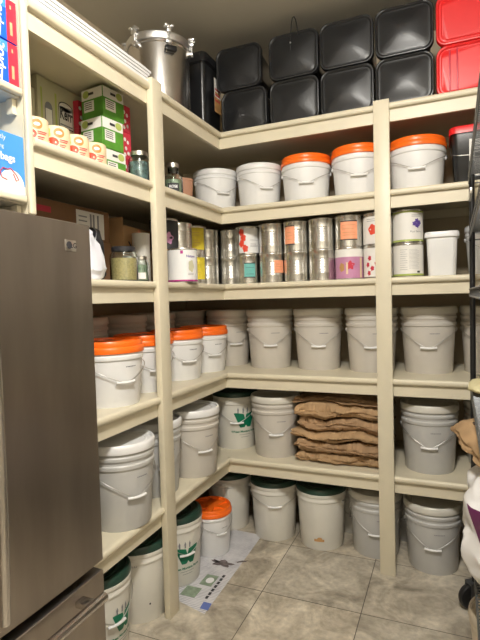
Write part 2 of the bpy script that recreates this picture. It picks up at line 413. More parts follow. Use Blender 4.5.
def bucket(kind, x, y, z, label, body='white', lid=None, group=None, twist=0, scale=1, H=None, mark=True, name='bucket', drop=None, gripmat='white'):
    """kinds: five (ribbed collar, snap lid), seal (screw lid), plain (flat lid pail)"""
    e = empty(name, (x, y, z), face_cam(x, y, twist), label, 'bucket', group)
    e.scale = (scale,)*3
    bm_, lm = M[body], M[lid or body]
    if kind == 'five':
        h = H or .37; k = (h-.37)
        rt = lambda zz: .128+(.1435-.128)*min(1, zz/.265)
        prof = [(0, .004), (.118, .004), (.120, 0), (.126, 0), (.1285, .005), (rt(.262+k), .262+k), (.1490, .266+k), (.1495, .268+k), (.1495, .281+k), (.1465, .284+k), (.1450, .286+k), (.1450, .300+k), (.1500, .303+k), (.1505, .305+k), (.1505, .316+k), (.1475, .319+k), (.1460, .321+k), (.1460, .345+k), (.14, .352+k), (0, .352+k)]
        cobj((kind, h), 'bucket_body', lambda: lathe(prof), bm_, e)
        lp = [(.1462, .333+k), (.1535, .333+k), (.1545, .336+k), (.1540, .358+k), (.1520, .366+k), (.1480, .370+k), (.1430, .370+k), (.1400, .366+k), (.1385, .358+k), (.120, .356+k), (.118, .3585+k), (.112, .3585+k), (.110, .356+k), (0, .3565+k)]
        cobj((kind, h), 'lid', lambda: lathe(lp), lm, e)
        ze = .243+k; r = .148; dp = drop or .098
    elif kind == 'green':
        h = H or .37; k = h-.37
        rt = lambda zz: .128+(.145-.128)*min(1, zz/.32)
        prof = [(0, .004), (.118, .004), (.120, 0), (.126, 0), (.1285, .005), (rt(.286+k), .286+k), (.1485, .290+k), (.149, .293+k), (.149, .300+k), (.1465, .304+k), (.1465, .318+k), (.1515, .322+k), (.152, .325+k), (.152, .336+k), (.148, .341+k), (.14, .348+k), (0, .348+k)]
        cobj((kind, h), 'bucket_body', lambda: lathe(prof), bm_, e)
        lp = [(.1488, .337+k), (.1520, .339+k), (.1525, .346+k), (.1500, .360+k), (.1440, .368+k), (.1340, .370+k), (.1300, .362+k), (.100, .360+k), (.096, .363+k), (.090, .360+k), (0, .361+k)]
        cobj((kind, h), 'lid', lambda: lathe(lp), lm, e)
        ze = .272+k; r = .150; dp = drop or .098
    elif kind == 'seal':
        h = H or .28; k = h-.28
        rt = lambda zz: .130+(.1445-.130)*min(1, zz/(.20+k))
        prof = [(0, .004), (.120, .004), (.122, 0), (.128, 0), (.1305, .005), (rt(.196+k), .196+k), (.1495, .200+k), (.1505, .203+k), (.1505, .216+k), (.1475, .220+k), (.1475, .234+k), (.14, .240+k), (0, .240+k)]
        cobj((kind, h), 'bucket_body', lambda: lathe(prof), bm_, e)
        def lidb():
            b = lathe([(.1478, .228+k), (.1535, .228+k), (.1545, .232+k), (.1540, .250+k), (.1515, .254+k), (.1480, .256+k), (.1485, .262+k), (.1480, .274+k), (.1450, .279+k), (.1390, .280+k), (.1340, .277+k), (.1310, .262+k), (0, .262+k)])
            return b
        cobj((kind, h), 'lid', lidb, lm, e)
        def ribs():
            b = bmesh.new()
            out = []
            for i in range(6):
                a = i*PI/3
                for rr, da in ((.050, -PI/6), (.131, -.062), (.131, .062)): out.append((rr*math.cos(a+da), rr*math.sin(a+da)))
            return loft([[(px*q, py*q, zq+k) for px, py in out] for zq, q in ((.255, 1), (.270, 1), (.273, .97))], bm=b)
        g = cobj((kind, h), 'lid_grip', ribs, lm, e); g.parent = [c for c in e.children if c.name.startswith('lid') and not c.name.startswith('lid_grip')][0]
        ze = .180+k; r = .1495; dp = drop or .075
    elif kind == 'plain':
        h = H or .28; k = h-.28
        rt = lambda zz: .128+(.146-.128)*min(1, zz/(.22+k))
        prof = [(0, .004), (.118, .004), (.120, 0), (.126, 0), (.1285, .005), (rt(.215+k), .215+k), (.1495, .218+k), (.150, .222+k), (.150, .230+k), (.1475, .234+k), (.1475, .25+k), (.14, .258+k), (0, .258+k)]
        cobj((kind, h), 'bucket_body', lambda: lathe(prof), bm_, e)
        lp = [(.1478, .243+k), (.1525, .243+k), (.1535, .246+k), (.1530, .266+k), (.151, .276+k), (.1475, .280+k), (.1425, .280+k), (.1395, .270+k), (.11, .268+k), (0, .268+k)]
        cobj((kind, h), 'lid', lambda: lathe(lp), lm, e)
        ze = .200+k; r = .150; dp = drop or .085
    for sd in (-1, 1): cobj((kind, h, sd), 'ear', lambda: ears(r-.004, ze, sd), bm_, e)
    b = cobj((kind, h, dp), 'bail_handle', lambda: bail(r+.004, ze, dp), M['wire'], e, 80)
    g = cobj((kind, h, dp), 'grip', lambda: grip(r+.004, ze-dp), M[gripmat], b, 60)
    if mark:
        def mk():
            b = bmesh.new(); a = .05
            for i in range(7):
                w = .035+.018*((i*37) % 3)/2
                patch(b, rt, a, a+w, h*.60, h*.60+.0045, n=1); a += w+.012
            return b
        kk = (kind, h, 'mark')
        if kk not in cache:
            bmm = mk(); me = bpy.data.meshes.new('printed_mark'); bmm.to_mesh(me); bmm.free(); finish(me, M['greyink'], False); cache[kk] = me
        link('printed_mark', cache[kk], e)
    return e, rt
def logo(e, rt, ac=.0, zc=.17, s=1):
    """green letter mark with wheat ears cut in the top and lines of small text"""
    bm = bmesh.new(); N = 36; x0, x1 = -.062, .062
    def top(x):
        t = .036-.004*math.cos(x*60)
        if -.008 < x < .006: t = min(t, .002+abs(x+.001)*4.5)
        return t
    def bot(x):
        if x < -.030: return .035-(x+.062)/.032*.075
        if x > .034: return -.040+(x-.034)/.028*.078
        return -.040+max(0, .014-abs(x-.004)*1.6)
    def V3(x, y):
        z = zc+y*s; r = rt(z)+.0012; a = ac+x*s/.14; return bm.verts.new((r*math.sin(a), -r*math.cos(a), z))
    for i in range(N):
        xa, xb = x0+(x1-x0)*i/N, x0+(x1-x0)*(i+1)/N
        ta, tb, ba, bb_ = top(xa), top(xb), bot(xa), bot(xb)
        ba, bb_ = min(ba, ta), min(bb_, tb)
        bm.faces.new((V3(xa, ba), V3(xb, bb_), V3(xb, tb), V3(xa, ta)))
    lg = raw('printed_emblem', bm, M['gprint'], e)
    for gx in (-.040, -.012, .012):
        bm = ellipse_patch(bmesh.new(), rt, ac+gx*s/.14, zc+.052*s, .035, .016*s, jit=.15); raw('wheat_ear', bm, M['greyink'], lg)
    
    text_on_cyl('Wheat Montana Farms', .016*s, rt, ac-.02, zc-.062*s, M['gprint'], e, bold=.0006)
    bm = bmesh.new()
    for zz, w in ((-.080, .30), (-.093, .22)): patch(bm, rt, ac-w, ac+w, zc+zz*s, zc+zz*s+.0022)
    raw('printed_text', bm, M['greyink'], e)

S = {k: v[1] for k, v in SH.items()}; S[0] = 0
# waist-height shelf
g3 = 'tall ribbed buckets on the waist-height back shelf'
bucket('five', .172, .328, S[3], 'pale ribbed five-gallon bucket, first left of three between corner and right post, waist-height shelf', 'lightgrey', 'greylid', g3)
bucket('five', .493, .322, S[3], 'pale ribbed bucket, middle one of the three left of the right post, waist-height shelf', 'lightgrey', 'greylid', g3)
bucket('five', .821, .297, S[3], 'pale ribbed bucket partly covered by the right post on the waist-height shelf', 'lightgrey', 'greylid', g3)
bucket('five', 1.136, .314, S[3], 'pale ribbed bucket standing alone in view right of the right post, waist-height shelf', 'lightgrey', 'greylid', g3)
bucket('five', 1.453, .371, S[3], 'pale ribbed bucket cut by the black rack post, waist-height shelf', 'lightgrey', 'greylid', g3)
bucket('five', -.465, .33, S[3], 'dim pale bucket deep in the shelf corner behind the orange lids', 'lightgrey', 'greylid', g3, twist=.5)
bucket('five', -.145, .375, S[3], 'tan-shaded ribbed bucket right at the inner corner of the waist-height shelf, beside an orange lid', 'lightgrey', 'greylid', g3, twist=.3)
gq = 'short white buckets with orange screw lids, waist-height left shelf'
for (x, y), lab in zip(((-.14, -.9225), (-.185, -.590), (-.195, -.240), (-.185, .072)), (
    'short white bucket with orange lid nearest the fridge, waist-height shelf', 'short orange-lidded bucket cut off by the left post on its fridge side, waist-height shelf',
    'short white bucket with orange lid just right of the left post', 'short white bucket with orange lid closest to the shelf corner')):
    bucket('seal', x, y, S[3], lab, 'white', 'orange', gq, twist=.45)
gb = 'tall buckets stored behind the orange-lidded ones'
for y, lab in ((-1.04, 'dim tall bucket behind the orange lid nearest the fridge'), (-.725, 'dim tall bucket behind the second orange lid, by the left post'), (-.38, 'dim tall bucket behind the third orange lid, right of the left post'), (-.06, 'dim tall bucket behind the fourth orange lid, next to the corner')):
    bucket('five', -.485, y, S[3], lab, 'lightgrey', 'greylid', gb, mark=False)
# lowest shelf
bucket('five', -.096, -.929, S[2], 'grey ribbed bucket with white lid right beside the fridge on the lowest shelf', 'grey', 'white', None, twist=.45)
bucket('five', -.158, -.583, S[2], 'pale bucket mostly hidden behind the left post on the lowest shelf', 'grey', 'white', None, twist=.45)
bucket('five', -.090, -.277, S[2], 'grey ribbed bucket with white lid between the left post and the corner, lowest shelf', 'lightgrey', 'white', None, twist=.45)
e, rt = bucket('green', -.065, .268, S[2], 'white bucket with green emblem and dark lid in the corner of the lowest shelf', 'warmwhite', 'green', None, twist=.05, mark=False)
logo(e, rt, .40, .190, 1.2)
bucket('five', .245, .187, S[2], 'grey ribbed bucket left of the stacked kraft paper bags', 'lightgrey', 'greylid', None, twist=0)
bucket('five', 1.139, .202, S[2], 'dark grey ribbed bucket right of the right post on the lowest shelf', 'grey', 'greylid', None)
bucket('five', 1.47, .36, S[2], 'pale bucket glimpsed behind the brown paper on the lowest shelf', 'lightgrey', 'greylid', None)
# floor
bucket('green', .208, .228, 0, 'white bucket with dark lid on the floor, first right of the newspaper corner', 'warmwhite', 'green', 'white dark-lidded buckets on the floor by the back wall', mark=False, drop=.05)
bucket('green', .515, .22, 0, 'white dark-lidded bucket with a torn label patch low on its front, on the floor', 'warmwhite', 'green', 'white dark-lidded buckets on the floor by the back wall', mark=False, twist=2.6)
e = bpy.data.objects[C.objects[-1].name]
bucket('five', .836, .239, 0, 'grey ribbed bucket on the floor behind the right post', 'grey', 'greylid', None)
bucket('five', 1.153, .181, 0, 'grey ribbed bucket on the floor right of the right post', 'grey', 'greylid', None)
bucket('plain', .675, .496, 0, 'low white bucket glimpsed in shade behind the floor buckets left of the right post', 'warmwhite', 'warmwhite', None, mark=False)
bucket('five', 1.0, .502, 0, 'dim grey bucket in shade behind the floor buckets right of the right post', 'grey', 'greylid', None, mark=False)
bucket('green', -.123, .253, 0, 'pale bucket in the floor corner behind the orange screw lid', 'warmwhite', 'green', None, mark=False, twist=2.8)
bucket('seal', -.075, -.11, .003, 'small white bucket with orange screw lid standing on the newspaper', 'white', 'orange', None, twist=.5, scale=.80, H=.345)
e, rt = bucket('green', -.139, -.425, .003, 'white bucket with green emblem and dark green lid standing on the newspaper', 'warmwhite', 'green', None, mark=False, twist=.42)
logo(e, rt, .05, .165, 1.1)
e, rt = bucket('green', -.156, -.733, 0, 'white green-lidded bucket with pencilled word, on the floor left of the left post', 'warmwhite', 'green', None, mark=False, twist=2.7)
text_on_cyl('GOLD', .022, rt, -2.7-.28, .285, M['greyink'], e)
b_ = bmesh.new(); ellipse_patch(b_, rt, -2.7+.32, .09, .03, .005); raw('stain', b_, M['ink'], e)
e, rt = bucket('green', -.165, -1.040, 0, 'white green-lidded bucket on the floor, mostly hidden behind the fridge', 'warmwhite', 'green', None, mark=False, twist=.55)
logo(e, rt, .35, .165)
# upper shelf pails
gu = 'short pails on the shelf above the cans'
bucket('plain', -.1225, .182, S[5], 'white pail with white lid in the shelf corner above the cans', 'white', 'white', gu, mark=False, twist=.35, scale=.93)
bucket('plain', .171, .199, S[5], 'white pail with white lid, second from the corner, above the cans', 'white', 'white', gu, mark=False, twist=.3, scale=.93)
bucket('seal', .473, .189, S[5], 'white pail with orange lid beside the two plain white pails, above the cans', 'white', 'orange', gu, mark=False, scale=.97)
bucket('seal', .780, .185, S[5], 'orange-lidded white pail partly behind the right post, above the cans', 'white', 'orange', gu, mark=False)
bucket('seal', 1.090, .198, S[5], 'large-looking orange-lidded white pail right of the right post, beside the black pail', 'white', 'orange', gu, mark=False)
# torn label patch on the floor bucket
for o in list(C.objects):
    if o.get('label', '').startswith('white dark-lidded bucket with a torn'):
        b_ = bmesh.new(); rtt = lambda zz: .128+(.145-.128)*min(1, zz/.32)
        patch(b_, rtt, -2.6-.35, -2.6+.10, .055, .070, n=6); ellipse_patch(b_, rtt, -2.6-.1, .07, .12, .012, off=.001)
        raw('label_scrap', b_, M['tan'], o)

# square pails -----------------------------------------------------------------
def sqpail(x, y, z, w, d, h, label, body, lid, upright=True, group=None, name='square_pail', labelpart=False, groove=False, dome=True, rz=0, hnd=False, cat='pail'):
    """upright pail with rounded-square plan, or lying on its side with the lid facing -y (then w wide, h high, d deep)"""
    e = empty(name, (x, y, z), rz, label, cat, group)
    if upright:
        L = [[(px*s, py*s, zz) for px, py in rrect(w-.012, d-.012, .03)] for zz, s in ((0, .86), (.006, .885), (h*.86, .985), (h*.865, 1.02), (h*.90, 1.02))]
        ob('pail_body', loft(L), M[body], e, True, 30)
        L = [[(px*s, py*s, zz) for px, py in rrect(w, d, .035)] for zz, s in ((h*.875, 1.0), (h*.875, 1.03), (h*.96, 1.03), (h*.985, 1.01), (h, .96), (h, .92), (h-.008, .90))]
        ob('lid', loft(L), M[lid], e, True, 30)
        return e
    # lying: local x right, z up, -y towards the room; origin at bottom centre of the lid face
    def ring(W, Hh, r, yy, sc=1, dz=0): return [(px, yy, h/2+pz) for px, pz in rrect(W, Hh, r, 7)]
    L = [ring(w-.016, h-.016, .045, .016), ring(w-.016, h-.016, .045, .045), ring(w-.030, h-.030, .045, .048), ring(w-.060, h-.060, .045, d-.006), ring(w-.075, h-.075, .045, d)]
    ob('pail_body', loft(L), M[body], e, True, 30)
    L = [ring(w-.012, h-.012, .045, .034), ring(w, h, .05, .032), ring(w, h, .05, .006), ring(w-.006, h-.006, .048, .001), ring(w-.016, h-.016, .045, 0), ring(w-.026, h-.026, .042, .003), ring(w-.032, h-.032, .040, .009), ring(w-.046, h-.046, .036, .009)]
    if dome:
        A0, B0 = w-.048, h-.048; base_ring = rrect(A0, B0, .036, 7)
        for i in range(0, 12):
            sc = 1-i/11*.985
            L.append([(px*sc, .009-.017*(1-abs(2*px*sc/A0)**2.2)*(1-abs(2*pz*sc/B0)**2.2), h/2+pz*sc) for px, pz in base_ring])
    else:
        L += [ring(w-.056, h-.056, .034, .004)]
    lo = ob('lid', loft(L, True, True), M[lid], e, True, 40)
    if groove:
        bm = bmesh.new()
        for gx in (-.085, -.050):
            bm2 = B(w*0+gx-.004, gx+.004, -.0005, .004, .022, h-.022, .0015); me = bpy.data.meshes.new('t'); bm2.to_mesh(me); bm2.free(); bm.from_mesh(me); bpy.data.meshes.remove(me)
        ob('lid_ridge', bm, M['redpr'], lo)
    if hnd:
        pts = [(-.012, -.004, h*.55), (-.010, -.010, h*.8), (-.004, -.012, h*1.0), (-.001, -.012, h*1.15), (.006, -.012, h*1.27), (.015, -.012, h*1.29), (.024, -.010, h*1.22), (.030, -.006, h*1.05), (.033, -.004, h*.9)]
        ob('bail_handle', tube(pts, .003, 8), M['black'], e)
        ob('rivet', lathe([(0, 0), (.005, .002), (.004, .007), (0, .009)], 12), M['alu'], e)
        C.objects[-1].location = (-.008, -.012, h*.74); C.objects[-1].rotation_euler = (PI/2, 0, 0)
    return e
gk = 'black pails lying on their sides on the top shelf'
row = [(.14, 'black'), (.448, 'black'), (.745, 'black'), (1.042, 'black'), (1.345, 'red')]
names = ['nearest the shelf corner', 'second from the corner', 'third from the corner', 'fourth from the corner, beside the red lids', None]
for lev, z0 in (('lower', 2.4871), ('upper', 2.7420)):
    for i, (x, c) in enumerate(row):
        xx = x-(.03 if (lev == 'upper' and i == 0) else 0)
        if c == 'black':
            sqpail(xx, .05, z0, .290, .36, .252, f'black pail lying lid outward, {lev} row, {names[i]}', 'black', 'blacklid', False, gk, hnd=(lev == 'upper' and i == 1))
        else:
            sqpail(xx, .05, z0, .296, .36, .252, f'{lev} pail with a bright red lid facing outward, right end of top shelf', 'black', 'red', False, 'red-lidded pails at the right end of the top shelf', groove=(lev == 'lower'), dome=False)
# black pail standing with a printed label
e = sqpail(-.17, .045, S[6], .26, .26, .46, 'upright black square pail with a printed side label beside the steel pot', 'black', 'black', rz=.0)
bm = bmesh.new(); org = (.1285, .02, .26); quad(bm, org, (0, 1, 0), (0, 0, 1), -.03, .06, -.11, .09); lab = raw('paper_label', bm, M['paperlab'], e)
bm = bmesh.new(); quad(bm, (.1292, .02, .26), (0, 1, 0), (0, 0, 1), -.03, .06, -.11, -.02); quad(bm, (.1292, .02, .26), (0, 1, 0), (0, 0, 1), -.02, .05, .0, .012); raw('label_picture', bm, M['tan'], lab)
bm = bmesh.new()
for zz in (.02, -.012, -.045): quad(bm, (.1298, .02, .26), (0, 1, 0), (0, 0, 1), -.022, .045, zz, zz+.01)
raw('label_print', bm, M['redpr'], lab)
# black pail with red lid, white label
e = sqpail(1.402, .23, S[5], .29, .27, .305, 'upright black square pail with red lid and white paper label, above the cans', 'black', 'red')
bm = bmesh.new(); org = (0, -.1335, .15); quad(bm, org, (1, 0, 0), (0, -.06, 1), -.055, .06, -.10, .08); lab = raw('paper_label', bm, M['paperlab'], e)
bm = bmesh.new()
for i in range(8): quad(bm, (0, -.1350, .15), (1, 0, 0), (0, -.06, 1), -.045, .02+.02*(i % 3), .06-.02*i, .065-.02*i)
raw('label_print', bm, M['greyink'], lab)
ob('bail_handle', tube([(-.145, -.02, .23), (-.14, -.10, .17), (-.10, -.150, .150), (0, -.155, .145), (.10, -.150, .15), (.14, -.10, .17), (.145, -.02, .23)], .0022, 6), M['wire'], e)
ob('grip', tube([(-.03, -.156, .146), (.03, -.156, .146)], .008, 8), M['black'], e)
# white square tub and round tub, eye-level shelf
sqpail(1.214, .165, S[4], .165, .17, .232, 'white square lidded tub beside the purple-flower cans', 'white', 'white', name='square_tub', cat='tub')
bucket('plain', 1.460, .27, S[4], 'small round white bucket beside the square tub, by the black rack', 'white', 'white', None, mark=False, scale=.88, H=.30)

# ------------------------------------------------------------------ steel canner
dx, dy = -.185, -.345; R = .162
e = empty('steam_canner', (dx, dy, S[6]), 0, 'large stainless steel pot with clamped lid on the top left shelf', 'pot')
ob('pot_body', lathe([(0, .003), (R-.008, .003), (R-.006, 0), (R, .008), (R, .335), (R+.004, .340), (R+.004, .348), (R-.004, .352), (0, .352)], 72), M['steel'], e)
ob('pot_lid', lathe([(R-.002, .350), (R+.010, .350), (R+.012, .354), (R+.012, .382), (R+.006, .390), (R-.02, .394), (R-.026, .388), (R-.05, .390), (.05, .402), (0, .403)], 72), M['alu'], e)
gz = ob('gauge', lathe([(0, .403), (.02, .403), (.02, .425), (.026, .426), (.026, .438), (0, .440)], 24), M['black'], e); gz.parent = e
for i in range(6):
    a = -PI/2+.85+i*PI/3
    m = Matrix.Rotation(a, 4, 'Z')
    bm = bmesh.new()
    box(bm, R-.004, R+.024, -.016, .016, .325, .345, .004, 2, m); box(bm, R+.0, R+.030, -.012, .012, .376, .400, .005, 2, m)
    tube([m@Vector((R+.018, 0, .32)), m@Vector((R+.018, 0, .415))], .005, 10, bm)
    cl = ob('clamp', bm, M['alu'], e)
    bm = bmesh.new(); box(bm, R+.002, R+.036, -.024, -.006, .400, .412, .004, 2, m); box(bm, R+.002, R+.036, .006, .024, .400, .412, .004, 2, m); box(bm, R+.008, R+.028, -.01, .01, .396, .412, .003, 2, m)
    ob('wing_nut', bm, M['alu'], cl)
for a in (-PI/2+.90, -PI/2+.9+PI):
    m = Matrix.Rotation(a, 4, 'Z'); ob('side_handle', B(R-.002, R+.030, -.03, .03, .285, .312, .006, 2, mtx=m), M['black'], e)

# ------------------------------------------------------------------ cans
RC = .0785; HC = .177
cprof = [(0, .003), (RC-.006, .003), (RC-.005, 0), (RC-.001, 0), (RC, .002), (RC, .006), (RC-.0025, .008), (RC-.0025, .045)]
for i in range(9):
    z = .048+i*.009; cprof += [(RC-.0020, z), (RC-.0031, z+.003), (RC-.0020, z+.006)]
cprof += [(RC-.0025, .134), (RC-.0025, .168), (RC, .171), (RC, .175), (RC-.001, HC), (RC-.005, HC), (RC-.006, HC-.004), (0, HC-.004)]
crf = lambda z: RC-.0022
def can(x, y, z, label, lab=None, twist=0, group='large tin cans on the eye-level shelf', a=(-.4, .4), zz=(.05, .14), border=False, bodymat='tin', name='tin_can'):
    e = empty(name, (x, y, z), face_cam(x, y, twist), label, 'can', group)
    cobj(('can',), 'can_body', lambda: lathe(cprof, 48), M[bodymat], e, 40)
    l = None
    if lab:
        bm = bmesh.new(); patch(bm, crf, a[0], a[1], zz[0], zz[1], off=.0012, n=max(4, int((a[1]-a[0])/.12))); l = raw('paper_label', bm, M[lab], e)
        if border:
            bm = bmesh.new(); patch(bm, crf, a[0], a[1], zz[1], zz[1]+.006, off=.0014); patch(bm, crf, a[0], a[1], zz[0]-.006, zz[0], off=.0014); raw('label_border', bm, M['ink'], l)
    return e, l
def lines(l, a0, a1, zs, m='greyink', th=.002, off=.002, rf=crf):
    bm = bmesh.new()
    for i, z in enumerate(zs): patch(bm, rf, a0, a1-(.12 if i % 3 == 2 else 0), z, z+th, off=off)
    return raw('label_print', bm, M[m], l)
Z4 = S[4]; Z5 = Z4+HC+.0005
cols = [(.087, .187), (.256, .163), (.4155, .153), (.573, .135), (.731, .120), (.889, .115)]
# left run
e, l = can(-.195, -.340, Z5, 'dark-labelled tin can right of the left post, behind and above the white one', 'ink', a=(-1.6, 1.6), zz=(.01, .165)); b_ = bmesh.new(); ellipse_patch(b_, crf, .3, .07, .35, .03, jit=.2, off=.002); raw('label_picture', b_, M['mauve'], l)
can(-.195, -.340, Z4, 'plain bottom can behind the white wide-mouthed one', None)
for zz, t in ((Z4, 'bottom'), (Z5, 'upper')):
    e, l = can(-.190, -.012, zz, f'tin can with a yellow paper label, {t} of the pair left of the corner', 'yellow', a=(-.75, .95), zz=(.035, .165)); lines(l, -.3, .5, [.06, .075, .09, .12, .135], 'tan')
for zz, t in ((Z4, 'bottom'), (Z5, 'upper')): can(-.195, -.178, zz, f'plain silver can just left of the yellow-labelled ones, {t} row', None)
for zz, t in ((Z4, 'bottom'), (Z5, 'upper')): can(-.190, .160, zz, f'plain silver can set back in the shelf corner, {t} row', None)
for zz, t in ((Z4, 'bottom'), (Z5, 'upper')): can(-.072, .272, zz, f'tall-looking plain can at the corner, left of the teal and tomato labels, {t} row', None)
# white wide can in front
e, l = can(-.035, -.428, Z4, 'white and pink labelled can in front, beside the left post', 'white', a=(-PI, PI), zz=(.010, .168))
b_ = bmesh.new(); patch(b_, crf, -PI, PI, .008, .016, off=.002); patch(b_, crf, -.12, .06, .148, .164, off=.002); raw('label_band', b_, M['magenta'], l)
b_ = bmesh.new(); ellipse_patch(b_, crf, .62, .085, .22, .03, off=.002, jit=.1); raw('label_picture', b_, M['sage'], l)
text_on_cyl('Nature', .018, crf, .6, .135, M['violet'], l, bold=.0004); lines(l, .35, .8, [.04, .047], 'greyink')
# back run lower/upper
e, l = can(*cols[0], Z4, 'tin can with a square teal label in the bottom row', 'teal', a=(-.45, .45), zz=(.045, .125), border=True, twist=.12); lines(l, -.3, .35, [.06, .1], 'ink')
e, l = can(*cols[0], Z5, 'tin can with tomato picture on a white label, directly above the teal label', 'white', a=(-.75, 1.1), zz=(.014, .165)); b_ = bmesh.new(); [ellipse_patch(b_, crf, aa, z_, .22, .022, jit=.15, off=.002) for aa, z_ in ((-.5, .14), (-.35, .105), (-.5, .07), (-.2, .04))]; raw('label_picture', b_, M['tomato'], l); lines(l, .2, .9, [.05, .058, .066, .09])
e, l = can(*cols[1], Z4, 'tin can with a peach label turned to its right side, bottom row', 'peach', a=(.15, 1.0), zz=(.06, .135)); lines(l, .3, .8, [.08, .095, .11], 'tan')
can(*cols[1], Z5, 'plain shiny can in the upper row above the turned peach label', None)
can(*cols[2], Z4, 'plain shiny bottom can under the can with peach label on its left side', None)
e, l = can(*cols[2], Z5, 'tin can with a peach label turned to its left side, upper row', 'peach', a=(-1.05, -.15), zz=(.045, .145), border=True); lines(l, -.8, -.35, [.07, .09, .11], 'tan')
for zz, t in ((Z4, 'bottom'), (Z5, 'upper')): can(*cols[3], zz, f'plain shiny can left of the mauve fruit can, {t} row', None)
e, l = can(*cols[4], Z4, 'can with a mauve fruit label and white top band, bottom row', 'mauve', a=(-PI, PI), zz=(.008, .125))
b_ = bmesh.new(); patch(b_, crf, -PI, PI, .125, .168, off=.0014); raw('label_band', b_, M['paperlab'], l)
b_ = bmesh.new(); ellipse_patch(b_, crf, -.55, .068, .2, .024, off=.002, jit=.1); raw('label_picture', b_, M['tan'], l)
b_ = bmesh.new(); ellipse_patch(b_, crf, .05, .078, .28, .022, off=.002, jit=.25); raw('label_picture', b_, M['redpr'], l)
b_ = bmesh.new(); patch(b_, crf, -.24, -.10, .03, .095, off=.0024, n=2); patch(b_, crf, .80, 1.0, .01, .12, off=.0024, n=3); raw('label_band', b_, M['creamlab'], l)
e, l = can(*cols[4], Z5, 'tin can with a large tilted peach label, above the mauve fruit can', 'peach', a=(-.62, .62), zz=(.045, .140), border=True); lines(l, -.45, .45, [.065, .08, .1, .12], 'tan')
e, l = can(*cols[5], Z5, 'white labelled can with red fruit picture beside the right post, upper row', 'paperlab', a=(-PI, PI), zz=(.010, .155)); b_ = bmesh.new(); ellipse_patch(b_, crf, -.35, .085, .3, .028, off=.002, jit=.1); raw('label_picture', b_, M['tomato'], l); lines(l, -.8, .0, [.13, .14], 'greyink')
e, l = can(*cols[5], Z4, 'white labelled can with scattered berry pictures beside the right post, bottom row', 'paperlab', a=(-PI, PI), zz=(.010, .165)); b_ = bmesh.new(); [ellipse_patch(b_, crf, aa, z_, .13, .013, off=.002, jit=.2) for aa, z_ in ((-.6, .11), (-.75, .075), (-.4, .055), (-.1, .08), (-.65, .03))]; raw('label_picture', b_, M['redpr'], l)
# right of the post
e, l = can(1.046, .123, Z5, 'white can with violet flower picture, upper of the two right of the right post', 'paperlab', a=(-PI, PI), zz=(.012, .168))
b_ = bmesh.new(); [ellipse_patch(b_, crf, .62+aa, .105+z_, .14, .012, off=.002, jit=.25) for aa, z_ in ((-.18, -.004), (0, .01), (.18, 0), (.03, -.014))]; raw('label_picture', b_, M['violet'], l)
b_ = bmesh.new(); patch(b_, crf, -PI, PI, .010, .020, off=.002); patch(b_, crf, -PI, PI, .160, .168, off=.002); raw('label_band', b_, M['lime'], l)
text_on_cyl('Acai Berry', .015, crf, .55, .060, M['greyink'], l); lines(l, .25, .85, [.145, .138], 'greyink')
e, l = can(1.046, .123, Z4, 'white can with a nutrition table, lower of the two right of the right post', 'paperlab', a=(-PI, PI), zz=(.012, .168))
b_ = bmesh.new(); patch(b_, crf, -PI, PI, .008, .018, off=.002); raw('label_band', b_, M['lime'], l)
lines(l, -.55, -.05, [.04+.0115*i for i in range(10)], 'greyink', .0014); lines(l, .05, .75, [.045+.007*i for i in range(15)], 'greyink', .0010)
b_ = bmesh.new(); patch(b_, crf, .60, .82, .022, .032, off=.002); raw('barcode', b_, M['ink'], l)

# ------------------------------------------------------------------ upper left shelf: boxes, tins, jars
def jar(x, y, z, r, h, label, fill, lidm='silver', group=None, name='glass_jar', shoulder=.72, neck=.75, labm=None, cat='jar', lab_text=None):
    e = empty(name, (x, y, z), face_cam(x, y), label, cat, group)
    prof = [(0, 0), (r*.9, 0), (r, .006), (r, h*shoulder), (r*.96, h*(shoulder+.06)), (r*neck, h*(shoulder+.15)), (r*neck, h*.97), (r*neck-.003, h*.97), (r*neck-.003, h*(shoulder+.15)), (r*.96-.004, h*(shoulder+.05)), (r-.004, h*shoulder-.004), (r-.004, .008), (0, .006)]
    ob('glass', lathe(prof, 40), M['clear'], e, True, 50)
    ob('contents', lathe([(0, .008), (r*.9, .008), (r-.005, .012), (r-.005, h*shoulder*.92), (0, h*shoulder*.97)], 32), M[fill], e, True, 40)
    ob('lid', lathe([(r*neck+.001, h*.86), (r*neck+.003, h*.865), (r*neck+.003, h*.98), (r*neck, h), (0, h)], 36), M[lidm], e, True, 40)
    if labm:
        bm = bmesh.new(); patch(bm, lambda q: r, -.6, .6, h*.12, h*.36, off=.001); l = raw('paper_label', bm, M[labm], e)
        if lab_text: text_on_cyl(lab_text, r*.38, lambda q: r, 0, h*.25, M['paper'], l, bold=.0006)
    return e
def carton(x, y, z, sx, sy, sz, rz, label, m, name='cardboard_box', group=None, cat='box'):
    e = empty(name, (x, y, z), rz, label, cat, group)
    ob('carton', B(-sx/2, sx/2, -sy/2, sy/2, 0, sz, .0015), M[m], e, False)
    return e
